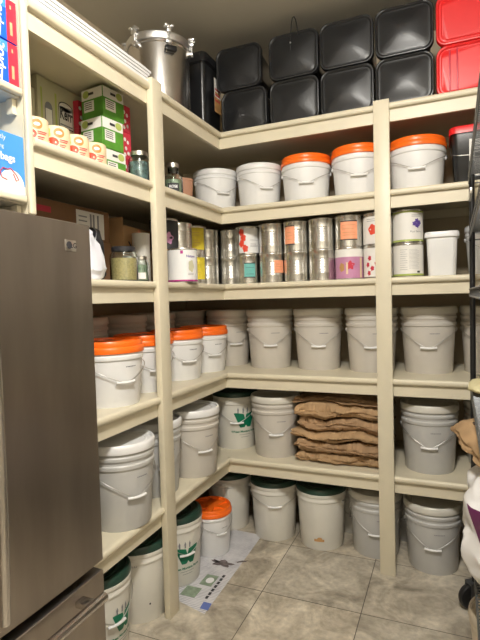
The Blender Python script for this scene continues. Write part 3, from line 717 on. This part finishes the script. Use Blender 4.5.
# tall jar box (flat face to the aisle)
e = carton(-.405, -.945, S[5], .17, .29, .415, 0, 'tall pale green printed box of preserving jars behind the tomato tins', 'sage', 'jar_box')
O = (.0858, -.03, 0); U = (0, .60, 0); V = (0, 0, 1)
b_ = bmesh.new(); quad(b_, O, U, V, -.165, -.150, .02, .37); quad(b_, O, U, V, -.03, -.012, .02, .37); raw('printed_band', b_, M['lime'], e)
b_ = bmesh.new(); quad(b_, O, U, V, -.13, -.055, .04, .30); disc(b_, (.0859, -.03, 0), U, V, -.0925, .30, .034, .02); raw('jar_picture', b_, M['greyink'], e)
b_ = bmesh.new(); quad(b_, (.0862, -.03, 0), U, V, -.122, -.063, .05, .29); raw('jar_picture', b_, M['paperlab'], e)
b_ = bmesh.new(); quad(b_, O, U, V, .005, .15, .235, .33); disc(b_, O, U, V, .078, .33, .072, .022); raw('printed_panel', b_, M['ink'], e)
b_ = bmesh.new(); quad(b_, (.0864, -.03, 0), U, V, .010, .145, .240, .328); disc(b_, (.0864, -.03, 0), U, V, .078, .328, .067, .019); raw('printed_panel', b_, M['paperlab'], e)
text_on_plane('Kerr', .068, (.0870, .017, .295), U, V, M['ink'], e, bold=.002)
b_ = bmesh.new(); quad(b_, (.0870, -.03, 0), U, V, .015, .14, .246, .252); [quad(b_, O, U, V, .0, .15, .19-.03*i, .2-.03*i) for i in range(5)]; raw('printed_text', b_, M['greyink'], e)
b_ = bmesh.new(); [disc(b_, (.0864, -.03, 0), U, V, cx_, cz_, .02, .02, jit=.1) for cx_, cz_ in ((-.03, .15), (0, .165), (.02, .14), (-.01, .12))]; raw('fruit_picture', b_, M['violet'], e)
U = (0, 1, 0)
carton(-.40, -1.160, S[5], .14, .13, .355, 0, 'narrow olive green box end beside the tall jar box', 'sage', 'jar_box')
# tomato tins
tp = [(0, 0), (.047, 0), (.05, .003), (.05, .092), (.047, .096), (0, .096)]
for i, (y_, lab) in enumerate(((-1.360, 'tomato-label canister nearest the partition panel'), (-1.255, 'tomato-label canister, second from the partition panel'), (-1.150, 'tomato-label canister, third from the partition panel'), (-1.045, 'tomato-label canister nearest the green packs'))):
    e = empty('canister', (-.078, y_, S[5]), face_cam(-.078, y_, 0), 'cream '+lab, 'canister', 'cream tomato canisters lined up on the shelf edge')
    cobj(('tom',), 'canister_body', lambda: lathe(tp, 40), M['creamlab'], e, 40)
    rf = lambda z: .05
    b_ = bmesh.new(); ellipse_patch(b_, rf, -.22, .036, .44, .017, off=.001); raw('tomato_picture', b_, M['tomato'], e)
    b_ = bmesh.new(); ellipse_patch(b_, rf, .25, .070, .38, .017, off=.001); raw('printed_badge', b_, M['orpr'], e)
    b_ = bmesh.new(); ellipse_patch(b_, rf, .25, .070, .22, .006, off=.0015); raw('printed_text', b_, M['paperlab'], e)
    b_ = bmesh.new(); [patch(b_, rf, .25, .95-.1*j, z_, z_+.003, off=.0015) for j, z_ in enumerate((.044, .037, .026, .019))]; raw('printed_text', b_, M['redpr'], e)
    b_ = bmesh.new(); ellipse_patch(b_, rf, -.62, .070, .30, .018, off=.001, jit=.15); raw('leaf_picture', b_, M['lime'], e)
# green packs: one corner to the aisle
for i, lab in enumerate(('bottom green and white pack of the stack, beside the mason jar', 'middle green and white pack of the stack of three', 'topmost green and white pack of the stack of three')):
    cx, cy = -.185, -.850+.012*((i+1) % 2)
    e = carton(cx, cy, S[5]+.1345*i, .130, .130, .133, face_cam(cx, cy)+PI/4, lab, 'leaf', 'canning_lid_pack', 'green packs stacked on the left upper shelf', 'pack')
    V = (0, 0, 1.1)
    for (o_, u_) in (((0, -.0657, 0), (1, 0, 0)), ((-.0657, 0, 0), (0, -1, 0))):
        o2 = (o_[0]*1.01, o_[1]*1.01, 0); o3 = (o_[0]*1.02, o_[1]*1.02, 0)
        b_ = bmesh.new(); quad(b_, o_, u_, V, -.0625, .0625, .078, .119); quad(b_, o_, u_, V, -.05, .012, .03, .072); raw('printed_panel', b_, M['paperlab'], e)
        b_ = bmesh.new(); disc(b_, o2, u_, V, -.035 if o_[0] else .035, .1, .02, .015); raw('printed_badge', b_, M['lime'], e)
        b_ = bmesh.new(); quad(b_, o3, u_, V, -.02, .012, .094, .104); [quad(b_, o2, u_, V, -.045, .0, .04+.008*j, .043+.008*j) for j in range(4)]; raw('printed_text', b_, M['ink'], e)
V = (0, 0, 1)
gr_ = 'red packs flanking the green stack'
for i in range(3):
    for (cx, cy, w_) in ((-.303, -.860, 'left'), (-.166, -.735, 'right')):
        lev = ('bottom', 'middle', 'top')[i]
        e = carton(cx, cy, S[5]+.1255*i, .030 if w_ == 'left' else .055, .045 if w_ == 'left' else .075,   .124, 0, f'red and white patterned pack on the {w_} side of the green stack, {lev} layer', 'redpr', 'canning_lid_pack', gr_, 'pack')
        b_ = bmesh.new(); O2 = (.0158 if w_ == 'left' else .0283, 0, 0)
        for a_, c_ in ((-.012, .09), (.010, .08), (-.005, .05), (.012, .03), (-.014, .02)): disc(b_, O2, U, V, a_, c_, .009, .009)
        raw('printed_pattern', b_, M['paperlab'], e)
jar(-.075, -.760+.03, S[5], .050, .150, 'mason jar of dark glass pieces just left of the left post', 'glassfill', name='mason_jar')
carton(-.40, -.62, S[5], .20, .16, .17, 0, 'plain brown box behind the mason jar, left of the left post', 'card')
e = jar(-.075, -.425, S[5], .050, .172, 'pale green bottle with dark label right of the left post', 'herb', name='glass_bottle', shoulder=.52, neck=.55, labm='ink', lab_text='ROSE', cat='bottle')
tag(ob('terracotta_pot', lathe([(0, 0), (.052, 0), (.055, .004), (.060, .118), (.063, .119), (.063, .130), (.056, .130), (.055, .118), (0, .115)], 40, ), M['terra'], loc=(-.125, -.245, S[5])), 'brown terracotta-coloured pot between the green bottle and the white pail', 'pot')

# eye-level left shelf: boxes, bags, jars
e = carton(-.40, -.985, S[4], .24, .58, .20, .0, 'dark brown cardboard box at the back of the eye-level shelf beside the fridge', 'carddark')
e = carton(-.39, -.985, S[4]+.2015, .22, .56, .145, .0, 'dark cardboard box with a white printed shipping label, stacked on another box', 'carddark')
O = (.1108, 0, 0)
b_ = bmesh.new(); quad(b_, O, U, V, .05, .24, .01, .13); lab = raw('shipping_label', b_, M['paperlab'], e)
b_ = bmesh.new(); [quad(b_, (.1114, 0, 0), U, V, x_, x_+.012, .03, .12) for x_ in (.14, .16, .19)]; [quad(b_, (.1114, 0, 0), U, V, .065, .12, z_, z_+.006) for z_ in (.04, .06, .08, .1)]; raw('label_print', b_, M['greyink'], lab)
b_ = bmesh.new(); quad(b_, O, U, V, -.2, -.10, .09, .115); raw('printed_text', b_, M['redpr'], e)
e = carton(-.395, -.455, S[4], .20, .30, .305, .10, 'open brown cardboard box with orange tape and a dark swoosh, behind the jars', 'card')
O = (.1008, 0, 0)
b_ = bmesh.new(); quad(b_, O, U, V, .0, .03, .0, .30); raw('orange_tape', b_, M['peach'], e)
sw = bmesh.new(); tube([(.101, -.10+.19*t/10, .225-.06*math.sin(PI*t/10)-.02*t/10) for t in range(11)], .004, 6, sw); raw('printed_swoosh', sw, M['ink'], e)
ob('flap', B(-.1, .1, -.15, -.147, .30, .345), M['card'], e, False)

def lump(bm, sx, sy, sz, amp, fr=6, seed=0, ex=3.0, nu=40, nv=24, base=True):
    """soft superellipsoid bag resting on z=0"""
    vs = {}
    def sg(c, e): return math.copysign(abs(c)**e, c)
    rings = []
    for j in range(nv+1):
        ph = -PI/2+PI*j/nv; ring = []
        for i in range(nu):
            th = 2*PI*i/nu; e1 = 2/ex
            x = sx/2*sg(math.cos(ph), e1)*sg(math.cos(th), e1); y = sy/2*sg(math.cos(ph), e1)*sg(math.sin(th), e1); z = sz/2*sg(math.sin(ph), e1)
            p = Vector((x, y, z)); n_ = noise.noise_vector(Vector((x*fr+seed, y*fr, z*fr*1.5)))+.5*noise.noise_vector(Vector((x*fr*2.7, y*fr*2.7+seed, z*fr*3)))
            p += n_*amp; p.z = max(-sz/2, p.z); ring.append(bm.verts.new((p.x, p.y, p.z+sz/2)))
        rings.append(ring)
    for a, b in zip(rings[:-1], rings[1:]):
        for i in range(nu): bm.faces.new((a[i], a[(i+1) % nu], b[(i+1) % nu], b[i]))
    bm.faces.new(rings[0][::-1]); bm.faces.new(rings[-1])
    return bm
bm = lump(bmesh.new(), .12, .15, .215, .020, 11, 3, 4.5)
for v in bm.verts: v.co.x -= v.co.z*.25; v.co.y += v.co.z*.12*(1 if v.co.y < 0 else -.5)
tag(ob('plastic_bag', bm, M['bag'], loc=(-.090, -1.085, S[4])), 'white translucent plastic bag at the fridge end of the eye-level shelf', 'bag')
bm = lump(bmesh.new(), .085, .075, .225, .014, 14, 8, 3.4)
tag(ob('plastic_bag', bm, M['blackbag'], loc=(-.165, -.970, S[4])), 'black plastic bag between the white bag and the grain jar', 'bag')
jar(-.085, -.862, S[4], .062, .155, 'wide clear jar of yellow grain with a crumpled film top', 'grain', 'blackbag', neck=.8)
e = jar(-.07, -.752+.0, S[4], .036, .120, 'small jar with white and green label nearest the left post, eye-level shelf', 'herb', labm='paperlab')
e = jar(-.145, -.735, S[4], .040, .130, 'small jar behind the white-and-green labelled one, beside the left post', 'herb')
tag(ob('paper_roll', lathe([(.018, 0), (.045, 0), (.045, .26), (.018, .26), (.018, 0)], 36), M['warmwhite'], loc=(-.215, -.535, S[4])), 'pale upright roll in shade directly behind the left post', 'roll')

# ------------------------------------------------------------------ over the fridge
for z_, lab in ((2.1855, 'lower'), (2.3185, 'upper')):
    e = carton(-.105, -1.644, z_, .21, .315, .128, 0, f'{lab} blue and red storage bag box on the shelf over the fridge', 'blue', 'storage_bag_box', 'blue storage bag boxes over the fridge')
    O = (.1056, 0, 0)
    b_ = bmesh.new(); quad(b_, O, U, V, .118, .1565, .0, .128); raw('printed_band', b_, M['redpr'], e)
    b_ = bmesh.new(); quad(b_, O, U, V, -.155, .118, .095, .127); raw('printed_band', b_, M['blue2'], e)
    text_on_plane('Ziploc', .044, (.1066, .085, .060), (0, .12, 1), (0, -1, .12), M['paper'], e, bold=.001)
    b_ = bmesh.new(); quad(b_, (.1062, 0, 0), U, V, .130, .140, .02, .06); quad(b_, (.1062, 0, 0), U, V, .132, .138, .1, .112); raw('printed_text', b_, M['peach'], e)
e = carton(-.100, -1.668, 1.8485, .20, .375, .185, 0, 'sky-blue carton of drawstring bin bags on the lower shelf over the fridge', 'blue2', 'bin_bag_box')
O = (.1006, 0, 0); O2 = (.1016, 0, 0); O3 = (.1024, 0, 0)
text_on_plane('fastening bags', .032, (O[0]+.0008, .062, .107), U, V, M['paper'], e, bold=.0009)
text_on_plane('with drawstring', .017, (O[0]+.0008, .055, .138), U, V, M['paper'], e); text_on_plane('smartly', .022, (O[0]+.0008, .085, .166), U, V, M['paper'], e)
b_ = bmesh.new(); quad(b_, O, U, V, -.02, .186, .002, .028); disc(b_, O2, U, V, .135, .030, .046, .042); raw('bag_picture', b_, M['paperlab'], e)
b_ = bmesh.new(); tube([O3[0:1]+(.13-.003, .075)]+[(O3[0], .13+.020*math.cos(t)-.02, .055+.018*math.sin(t)) for t in (1, 2, 3, 4, 5)], .0015, 6, b_); tube([(O3[0], .13, .075), (O3[0], .15, .06), (O3[0], .16, .045), (O3[0], .15, .04), (O3[0], .14, .06)], .0015, 6, b_); raw('drawstring_picture', b_, M['redpr'], e)

# sheets on the top shelf
gs = 'white boards stacked on the top left shelf'
zz = S[6]+.0005
for i in range(6):
    t = .011
    yy = (-1.43+.012*((i*5) % 3), -.735-.008*((i*7) % 4))
    o = tag(ob('foam_board', B(-.42, .012-.004*((i*3) % 4), yy[0], yy[1], zz, zz+t, .001), M['paper'], smooth=False), f"white board, {('lowest','second from bottom','third from bottom','fourth from bottom','second from top','topmost')[i]} in the flat stack on the top left shelf", 'board', gs)
    zz += t+.0006

# ------------------------------------------------------------------ kraft bags
def kraft(cx, cy, z, sx, sy, sz, seed, label, m, rz=0, group='folded kraft paper bags stacked on the lowest shelf', tilt=0):
    bm = bmesh.new(); nx, ny, nz = 44, 26, 7
    def P(u, v, w):
        x = (u-.5)*sx; y = (v-.5)*sy
        # pinch the thickness towards the rim like a folded bag, ragged outline
        ed = min(u, 1-u, v, 1-v); th = min(1, (ed/.10+.22)**.6)
        q = Vector((x*7+seed*3.1, y*7, seed)); n1 = noise.noise(q); n2 = noise.noise(q*2.6)
        zc = sz*.5+(n1*.5+n2*.35)*sz*.22
        zz = zc+(w-.5)*sz*th
        x += noise.noise(Vector((y*9, w*2.5, seed*1.7)))*.022*(1 if abs(u-.5) > .4 else .3)
        y += noise.noise(Vector((x*10, w*3.5+1, seed*2.3)))*.020*(1 if abs(v-.5) > .4 else .3)
        cr = noise.noise(Vector((x*22+seed, y*22, w*3)))
        zz += cr*.006
        if v < .02: y += cr*.010
        return Vector((x, y, zz+tilt*x))
    g = {}
    def V_(i, j, k):
        if (i, j, k) not in g: g[(i, j, k)] = bm.verts.new(P(i/nx, j/ny, k/nz))
        return g[(i, j, k)]
    for i in range(nx):
        for j in range(ny):
            bm.faces.new((V_(i, j, 0), V_(i, j+1, 0), V_(i+1, j+1, 0), V_(i+1, j, 0))); bm.faces.new((V_(i, j, nz), V_(i+1, j, nz), V_(i+1, j+1, nz), V_(i, j+1, nz)))
    for i in range(nx):
        for k in range(nz):
            bm.faces.new((V_(i, 0, k), V_(i+1, 0, k), V_(i+1, 0, k+1), V_(i, 0, k+1))); bm.faces.new((V_(i, ny, k), V_(i, ny, k+1), V_(i+1, ny, k+1), V_(i+1, ny, k)))
    for j in range(ny):
        for k in range(nz):
            bm.faces.new((V_(0, j, k), V_(0, j, k+1), V_(0, j+1, k+1), V_(0, j+1, k))); bm.faces.new((V_(nx, j, k), V_(nx, j+1, k), V_(nx, j+1, k+1), V_(nx, j, k+1)))
    mn = min(v.co.z for v in bm.verts)
    for v in bm.verts: v.co.z -= mn
    return tag(ob('kraft_paper_bag', bm, M[m], None, True, 60, loc=(cx, cy, z), rz=rz), label, 'paper bag', group)
def iface(k, x, y, n):
    base = (0, .058, .140, .190, .262, .335, .385)[k]
    if k == 0: return 0
    if k > 6: return 0
    q = noise.noise(Vector((x*4.5+k*2.3, y*5, k*1.9)))*.036+noise.noise(Vector((x*11+k, y*12, k*3.1)))*.014
    return max(base+q*min(1, k/1.5), iface(k-1, x, y, n)+.024)
def layer(k, n, x0, x1, y0, y1, label, m):
    nx, ny, nz = 120, 50, 10; bm = bmesh.new(); g = {}
    def P(u, v, w):
        x = x0+(x1-x0)*u; y = y0+(y1-y0)*v
        lo, hi = iface(k, x, y, n)+.0015, iface(k+1, x, y, n)-.0015
        ed = min(u*(x1-x0), (1-u)*(x1-x0), v*(y1-y0), (1-v)*(y1-y0)); t = min(1, ed/.030); th = .30+.70*math.sqrt(max(0, 1-(1-t)**2))
        mid = lo+(hi-lo)*(.42+.25*noise.noise(Vector((x*6, y*6, k*7.7))))
        zz = mid+((lo-mid) if w < .5 else (hi-mid))*abs(2*w-1)*th
        cr = noise.noise(Vector((x*20+k*9, y*20, w*2+k)))+.6*noise.noise(Vector((x*46, y*46+k*3, w*5)))+.35*noise.noise(Vector((x*95, y*95+k*3, w*8)))
        if ed > .004: zz += -abs(cr)*.012*(1 if w > .5 else -1)*(1-abs(w-.5)*0)
        out = (1-t)
        y += out*(noise.noise(Vector((x*7, k*5.1, w*1.5)))*.035+noise.noise(Vector((x*24, k*3.1, w*3)))*.016+abs(noise.noise(Vector((x*60, k*7.1, w*9))))*.012) if v < .5 else 0
        x += out*(noise.noise(Vector((y*8, k*4.3, w*1.5)))*.030+noise.noise(Vector((y*26, k*2.3, w*3)))*.010) if abs(u-.5) > .4 else 0
        return (x, y, zz)
    def V_(i, j, l):
        if (i, j, l) not in g: g[(i, j, l)] = bm.verts.new(P(i/nx, j/ny, l/nz))
        return g[(i, j, l)]
    for i in range(nx):
        for j in range(ny):
            for l in (0, nz): bm.faces.new((V_(i, j, l), V_(i+1, j, l), V_(i+1, j+1, l), V_(i, j+1, l)))
    for i in range(nx):
        for l in range(nz):
            for j in (0, ny): bm.faces.new((V_(i, j, l), V_(i+1, j, l), V_(i+1, j, l+1), V_(i, j, l+1)))
    for j in range(ny):
        for l in range(nz):
            for i in (0, nx): bm.faces.new((V_(i, j, l), V_(i, j+1, l), V_(i, j+1, l+1), V_(i, j, l+1)))
    return tag(ob('kraft_paper_bag', bm, M[m], None, True, 70, loc=(0, 0, S[2])), label, 'paper bag', 'folded kraft paper bags stacked on the lowest shelf')
for k, (a, b, c, lab) in enumerate(((.415, .90, .055, 'bottommost of the stack'), (.42, .925, .045, 'second from the bottom of the stack'), (.40, .91, .035, 'third from the bottom of the stack'),
        (.425, .93, .060, 'third from the top of the stack'), (.41, .92, .045, 'second from the top of the stack'), (.40, .93, .075, 'topmost of the stack'))):
    layer(k, 6, a, b, c, c+.40, 'crumpled brown kraft paper bag, '+lab, 'kraft' if k % 2 else 'kraft2')

# ------------------------------------------------------------------ newspaper
NP = empty('newspaper', (0, 0, 0), 0, 'spread newspaper lying on the tiles under the corner buckets', 'newspaper')
def sheet(name, pts, z, m, parent):
    bm = bmesh.new(); n = 14; pts = [Vector((p[0], p[1], 0)) for p in pts]
    g0 = []
    for j in range(n+1):
        v = j/n; g0.append([])
        for i in range(n+1):
            u = i/n; p = pts[0]*(1-u)*(1-v)+pts[1]*u*(1-v)+pts[2]*u*v+pts[3]*(1-u)*v
            g0[-1].append((p.x, p.y, z))
    top = [[bm.verts.new(p) for p in r] for r in g0]; bot = [[bm.verts.new((p[0], p[1], p[2]-.0007)) for p in r] for r in g0]
    for j in range(n):
        for i in range(n):
            bm.faces.new((top[j][i], top[j][i+1], top[j+1][i+1], top[j+1][i])); bm.faces.new((bot[j][i], bot[j+1][i], bot[j+1][i+1], bot[j][i+1]))
    for i in range(n):
        for r, s in ((0, 1), (n, 1)): bm.faces.new((top[r][i], bot[r][i], bot[r][i+1], top[r][i+1])); bm.faces.new((top[i][r], top[i+1][r], bot[i+1][r], bot[i][r]))
    return ob(name, bm, m, parent, False)
sheet('newspaper_sheet', [(-.30, -.545), (.160, -.668), (.152, -.150), (-.30, -.10)], .0009, M['news'], NP)
sheet('newspaper_sheet', [(-.30, -.235), (.155, -.255), (.146, .150), (-.28, .17)], .0018, M['news'], NP)
def npd(name, f, m):
    b_ = bmesh.new(); f(b_); return raw(name, b_, M[m], NP)
X = (1, 0, 0); Y = (0, 1, 0); On = (0, 0, .0023)
npd('bird_picture', lambda b: (disc(b, On, X, Y, .050, -.235, .062, .030, jit=.3), disc(b, (0, 0, .0023), (1, .6, 0), (-.2, 1, 0), .10, -.24, .03, .009, jit=.2), disc(b, On, (1, -.5, 0), (0, 1, 0), .01, -.22, .025, .008)), 'pagedark')
npd('photo_picture', lambda b: quad(b, (0, 0, .0015), X, (0, 1, 0), -.03, .055, -.575, -.49), 'pagegreen')
npd('round_picture', lambda b: quad(b, (0, 0, .0015), X, Y, .02, .09, -.46, -.36), 'pagegreen')
npd('round_picture', lambda b: disc(b, (0, 0, .0019), X, Y, .06, -.41, .022, .026), 'paper')
npd('masthead', lambda b: quad(b, (0, 0, .0015), X, (-.1, 1, 0), .055, .10, -.640, -.585), 'blueink')
npd('headline', lambda b: [quad(b, (0, 0, .0015), X, Y, .105, .120, -.56+.033*i, -.536+.033*i) for i in range(7)], 'ink')

# ------------------------------------------------------------------ wire rack on the right
rk = empty('wire_shelf_rack', (1.347, -.165, 0), -.010, 'tall black wire shelving rack on castors at the right edge', 'rack')
W_, D_ = .44, 1.50
for px, py in ((0, 0), (W_, 0), (0, -D_), (W_, -D_)):
    ob('post', tube([(px, py, .125), (px, py, 2.10)], .0125, 14), M['rack'], rk)
    cz = .060; b_ = bmesh.new(); sw = Matrix.Translation((px, py, 0))@Matrix.Rotation(-.95, 4, 'Z'); m_ = sw@Matrix.Translation((0, -.022, cz))@Matrix.Rotation(PI/2, 4, 'Y')
    L = [[m_@Vector((r*math.cos(2*PI*i/28), r*math.sin(2*PI*i/28), h)) for i in range(28)] for r, h in ((.012, -.018), (.045, -.018), (.056, -.014), (.060, -.006), (.060, .006), (.056, .014), (.045, .018), (.012, .018))]
    c_ = ob('castor_wheel', loft(L, bm=b_), M['rack'], rk)
    b_ = bmesh.new(); [box(b_, *q_, mtx=sw) for q_ in ((-.024, -.021, -.035, .005, .05, .122), (.021, .024, -.035, .005, .05, .122), (-.024, .024, -.035, .014, .120, .130))]
    ob('castor_fork', b_, M['rackwire'], c_, False)
for zs in (2.035, 1.775, 1.515, 1.085, .415):
    b_ = bmesh.new()
    for dz in (0, -.032):
        tube([(-.012, .012, zs+dz), (W_+.012, .012, zs+dz), (W_+.012, -D_-.012, zs+dz), (-.012, -D_-.012, zs+dz)], .0035, 8, b_, closed=True)
    sh = ob('wire_shelf', b_, M['rackwire'], rk)
    b_ = bmesh.new()
    for i in range(1, 75):
        yy = -D_*i/75; tube([(-.012, yy, zs+.002), (W_+.012, yy, zs+.002)], .0022, 5, b_)
    for i in range(25):
        yy = -D_*i/24; tube([(-.012, yy, zs), (-.012, yy-.026, zs-.032)], .0015, 4, b_)
    for xx in (.11, .22, .33): tube([(xx, .012, zs-.003), (xx, -D_-.012, zs-.003)], .003, 6, b_)
    ob('wire_grid', b_, M['rackwire'], sh)
ob('shelf_clip', B(-.016, -.006, -.30, -.10, 1.90, 1.925, .003), M['silver'], rk)

def rackpt(x, y): # rack-local -> world
    c, s = math.cos(-.01), math.sin(-.01); return (1.347+x*c-y*s, -.165+x*s+y*c)
x_, y_ = rackpt(.20, -.42)
e = carton(x_, y_, 1.519, .36, .30, .22, -.03, 'beige cardboard box on the eye-level wire shelf behind the black post', 'beige')
x_, y_ = rackpt(.13, -.30)
bm = lump(bmesh.new(), .33, .30, .055, .014, 11, 5, 2.4)
tag(ob('folded_cloth', bm, M['cloth'], loc=(x_, y_, 1.089), rz=-.03), 'pale yellow cloth hanging over the edge of the wire shelf', 'cloth')
# white sack with purple panel
x_, y_ = rackpt(.205, -.52)
bm = lump(bmesh.new(), .50, .46, .44, .034, 7, 21, 3.4, 96, 56)
bmesh.ops.recalc_face_normals(bm, faces=bm.faces)
sk = tag(ob('flour_sack', bm, M['sack'], loc=(x_, y_, .419), rz=-.03), 'large white woven sack with a purple printed panel bulging off the wire rack', 'sack')
bmp = bmesh.new(); bmp.from_mesh(sk.data)
def cut(co, no):                      # keep the side the normal points away from
    bmesh.ops.bisect_plane(bmp, geom=bmp.verts[:]+bmp.edges[:]+bmp.faces[:], plane_co=co, plane_no=no, clear_outer=True)
cut((0, 0, .335), (0, 0, 1)); cut((0, 0, .08), (0, 0, -1)); cut((0, .05, 0), (0, 1, 0)); cut((.2, 0, 0), (1, 0, 0)); cut((-.243, 0, .335), (-1, 0, -.34))
bmp.normal_update()
for v in bmp.verts: v.co += v.normal*.0015
ob('printed_panel', bmp, M['purple'], sk)
# brown paper bag lying on the sack
x_, y_ = rackpt(.15, -.44)
kraft(x_+.015, y_+.02, .862, .42, .38, .105, 33.3, 'open brown paper bag with dark speckled print lying on the white sack', 'kraft2', rz=.25, group=None, tilt=.10)
bagm = C.objects[-1]
b_ = bmesh.new()
rnd = random.Random(4)
for i in range(40):
    u, v = rnd.uniform(-.20, .12), rnd.uniform(-.17, .17)
    best = min(bagm.data.vertices, key=lambda q: (q.co.x-u)**2+(q.co.y-v)**2-q.co.z*.5)
    o_ = best.co+Vector((0, 0, .002)); disc(b_, o_, (1, .5, .1), (-.5, 1, 0), 0, 0, .011, .005, 8)
raw('printed_specks', b_, M['ink'], bagm)
x_, y_ = rackpt(.30, -.20)
tag(ob('grey_tub', lathe([(0, 0), (.085, 0), (.09, .004), (.10, .30), (.104, .302), (.104, .315), (0, .315)], 36), M['grey'], loc=(1.50, -.30+.0, .71)), 'grey tub seen behind the black rack post', 'tub')
bpy.data.objects.remove(C.objects[-1])
x_, y_ = rackpt(.135, -.60)
bb, _ = bucket('plain', 1.452, -.62, 0, 'beige bucket on the floor under the wire rack at the right edge', 'beige', 'beige', None, mark=False, H=.29, twist=2.5, scale=.95)

# ------------------------------------------------------------------ lamp and light
lx, ly = 1.10, -2.25
e = empty('ceiling_lamp', (lx, ly, CZ), 0, 'round flush ceiling lamp of opal glass over the aisle', 'lamp')
ob('lamp_base', lathe([(0, 0), (.19, 0), (.19, -.022), (.17, -.026), (0, -.026)], 40), M['silver'], e)
ob('lamp_shade', lathe([(.150, -.026), (.152, -.050), (.146, -.080), (.128, -.108), (.100, -.128), (.06, -.140), (0, -.144)], 40), M['lamp'], e)
w = bpy.data.worlds.new('world'); w.use_nodes = True; scn.world = w
w.node_tree.nodes['Background'].inputs[0].default_value = (.8, .85, 1, 1); w.node_tree.nodes['Background'].inputs[1].default_value = .02

# ------------------------------------------------------------------ camera
f_, yaw, pit, rol = 487.8016, .4061, .0434, -.0278
F = Vector((-math.sin(yaw)*math.cos(pit), math.cos(yaw)*math.cos(pit), -math.sin(pit)))
R0 = F.cross(Vector((0, 0, 1))).normalized(); U0 = R0.cross(F)
Rr = math.cos(rol)*R0+math.sin(rol)*U0; Uu = -math.sin(rol)*R0+math.cos(rol)*U0
cd = bpy.data.cameras.new('camera'); co = bpy.data.objects.new('camera', cd); C.objects.link(co)
cd.sensor_fit = 'VERTICAL'; cd.sensor_height = 24; cd.lens = f_*24/640; cd.clip_start = .02
mw = Matrix((Rr, Uu, -F)).transposed().to_4x4(); mw.translation = CAM; co.matrix_world = mw
scn.camera = co
vs = scn.view_settings; vs.view_transform = 'Standard'; vs.look = 'None'; vs.gamma = 1; vs.use_curve_mapping = False; vs.exposure = .47
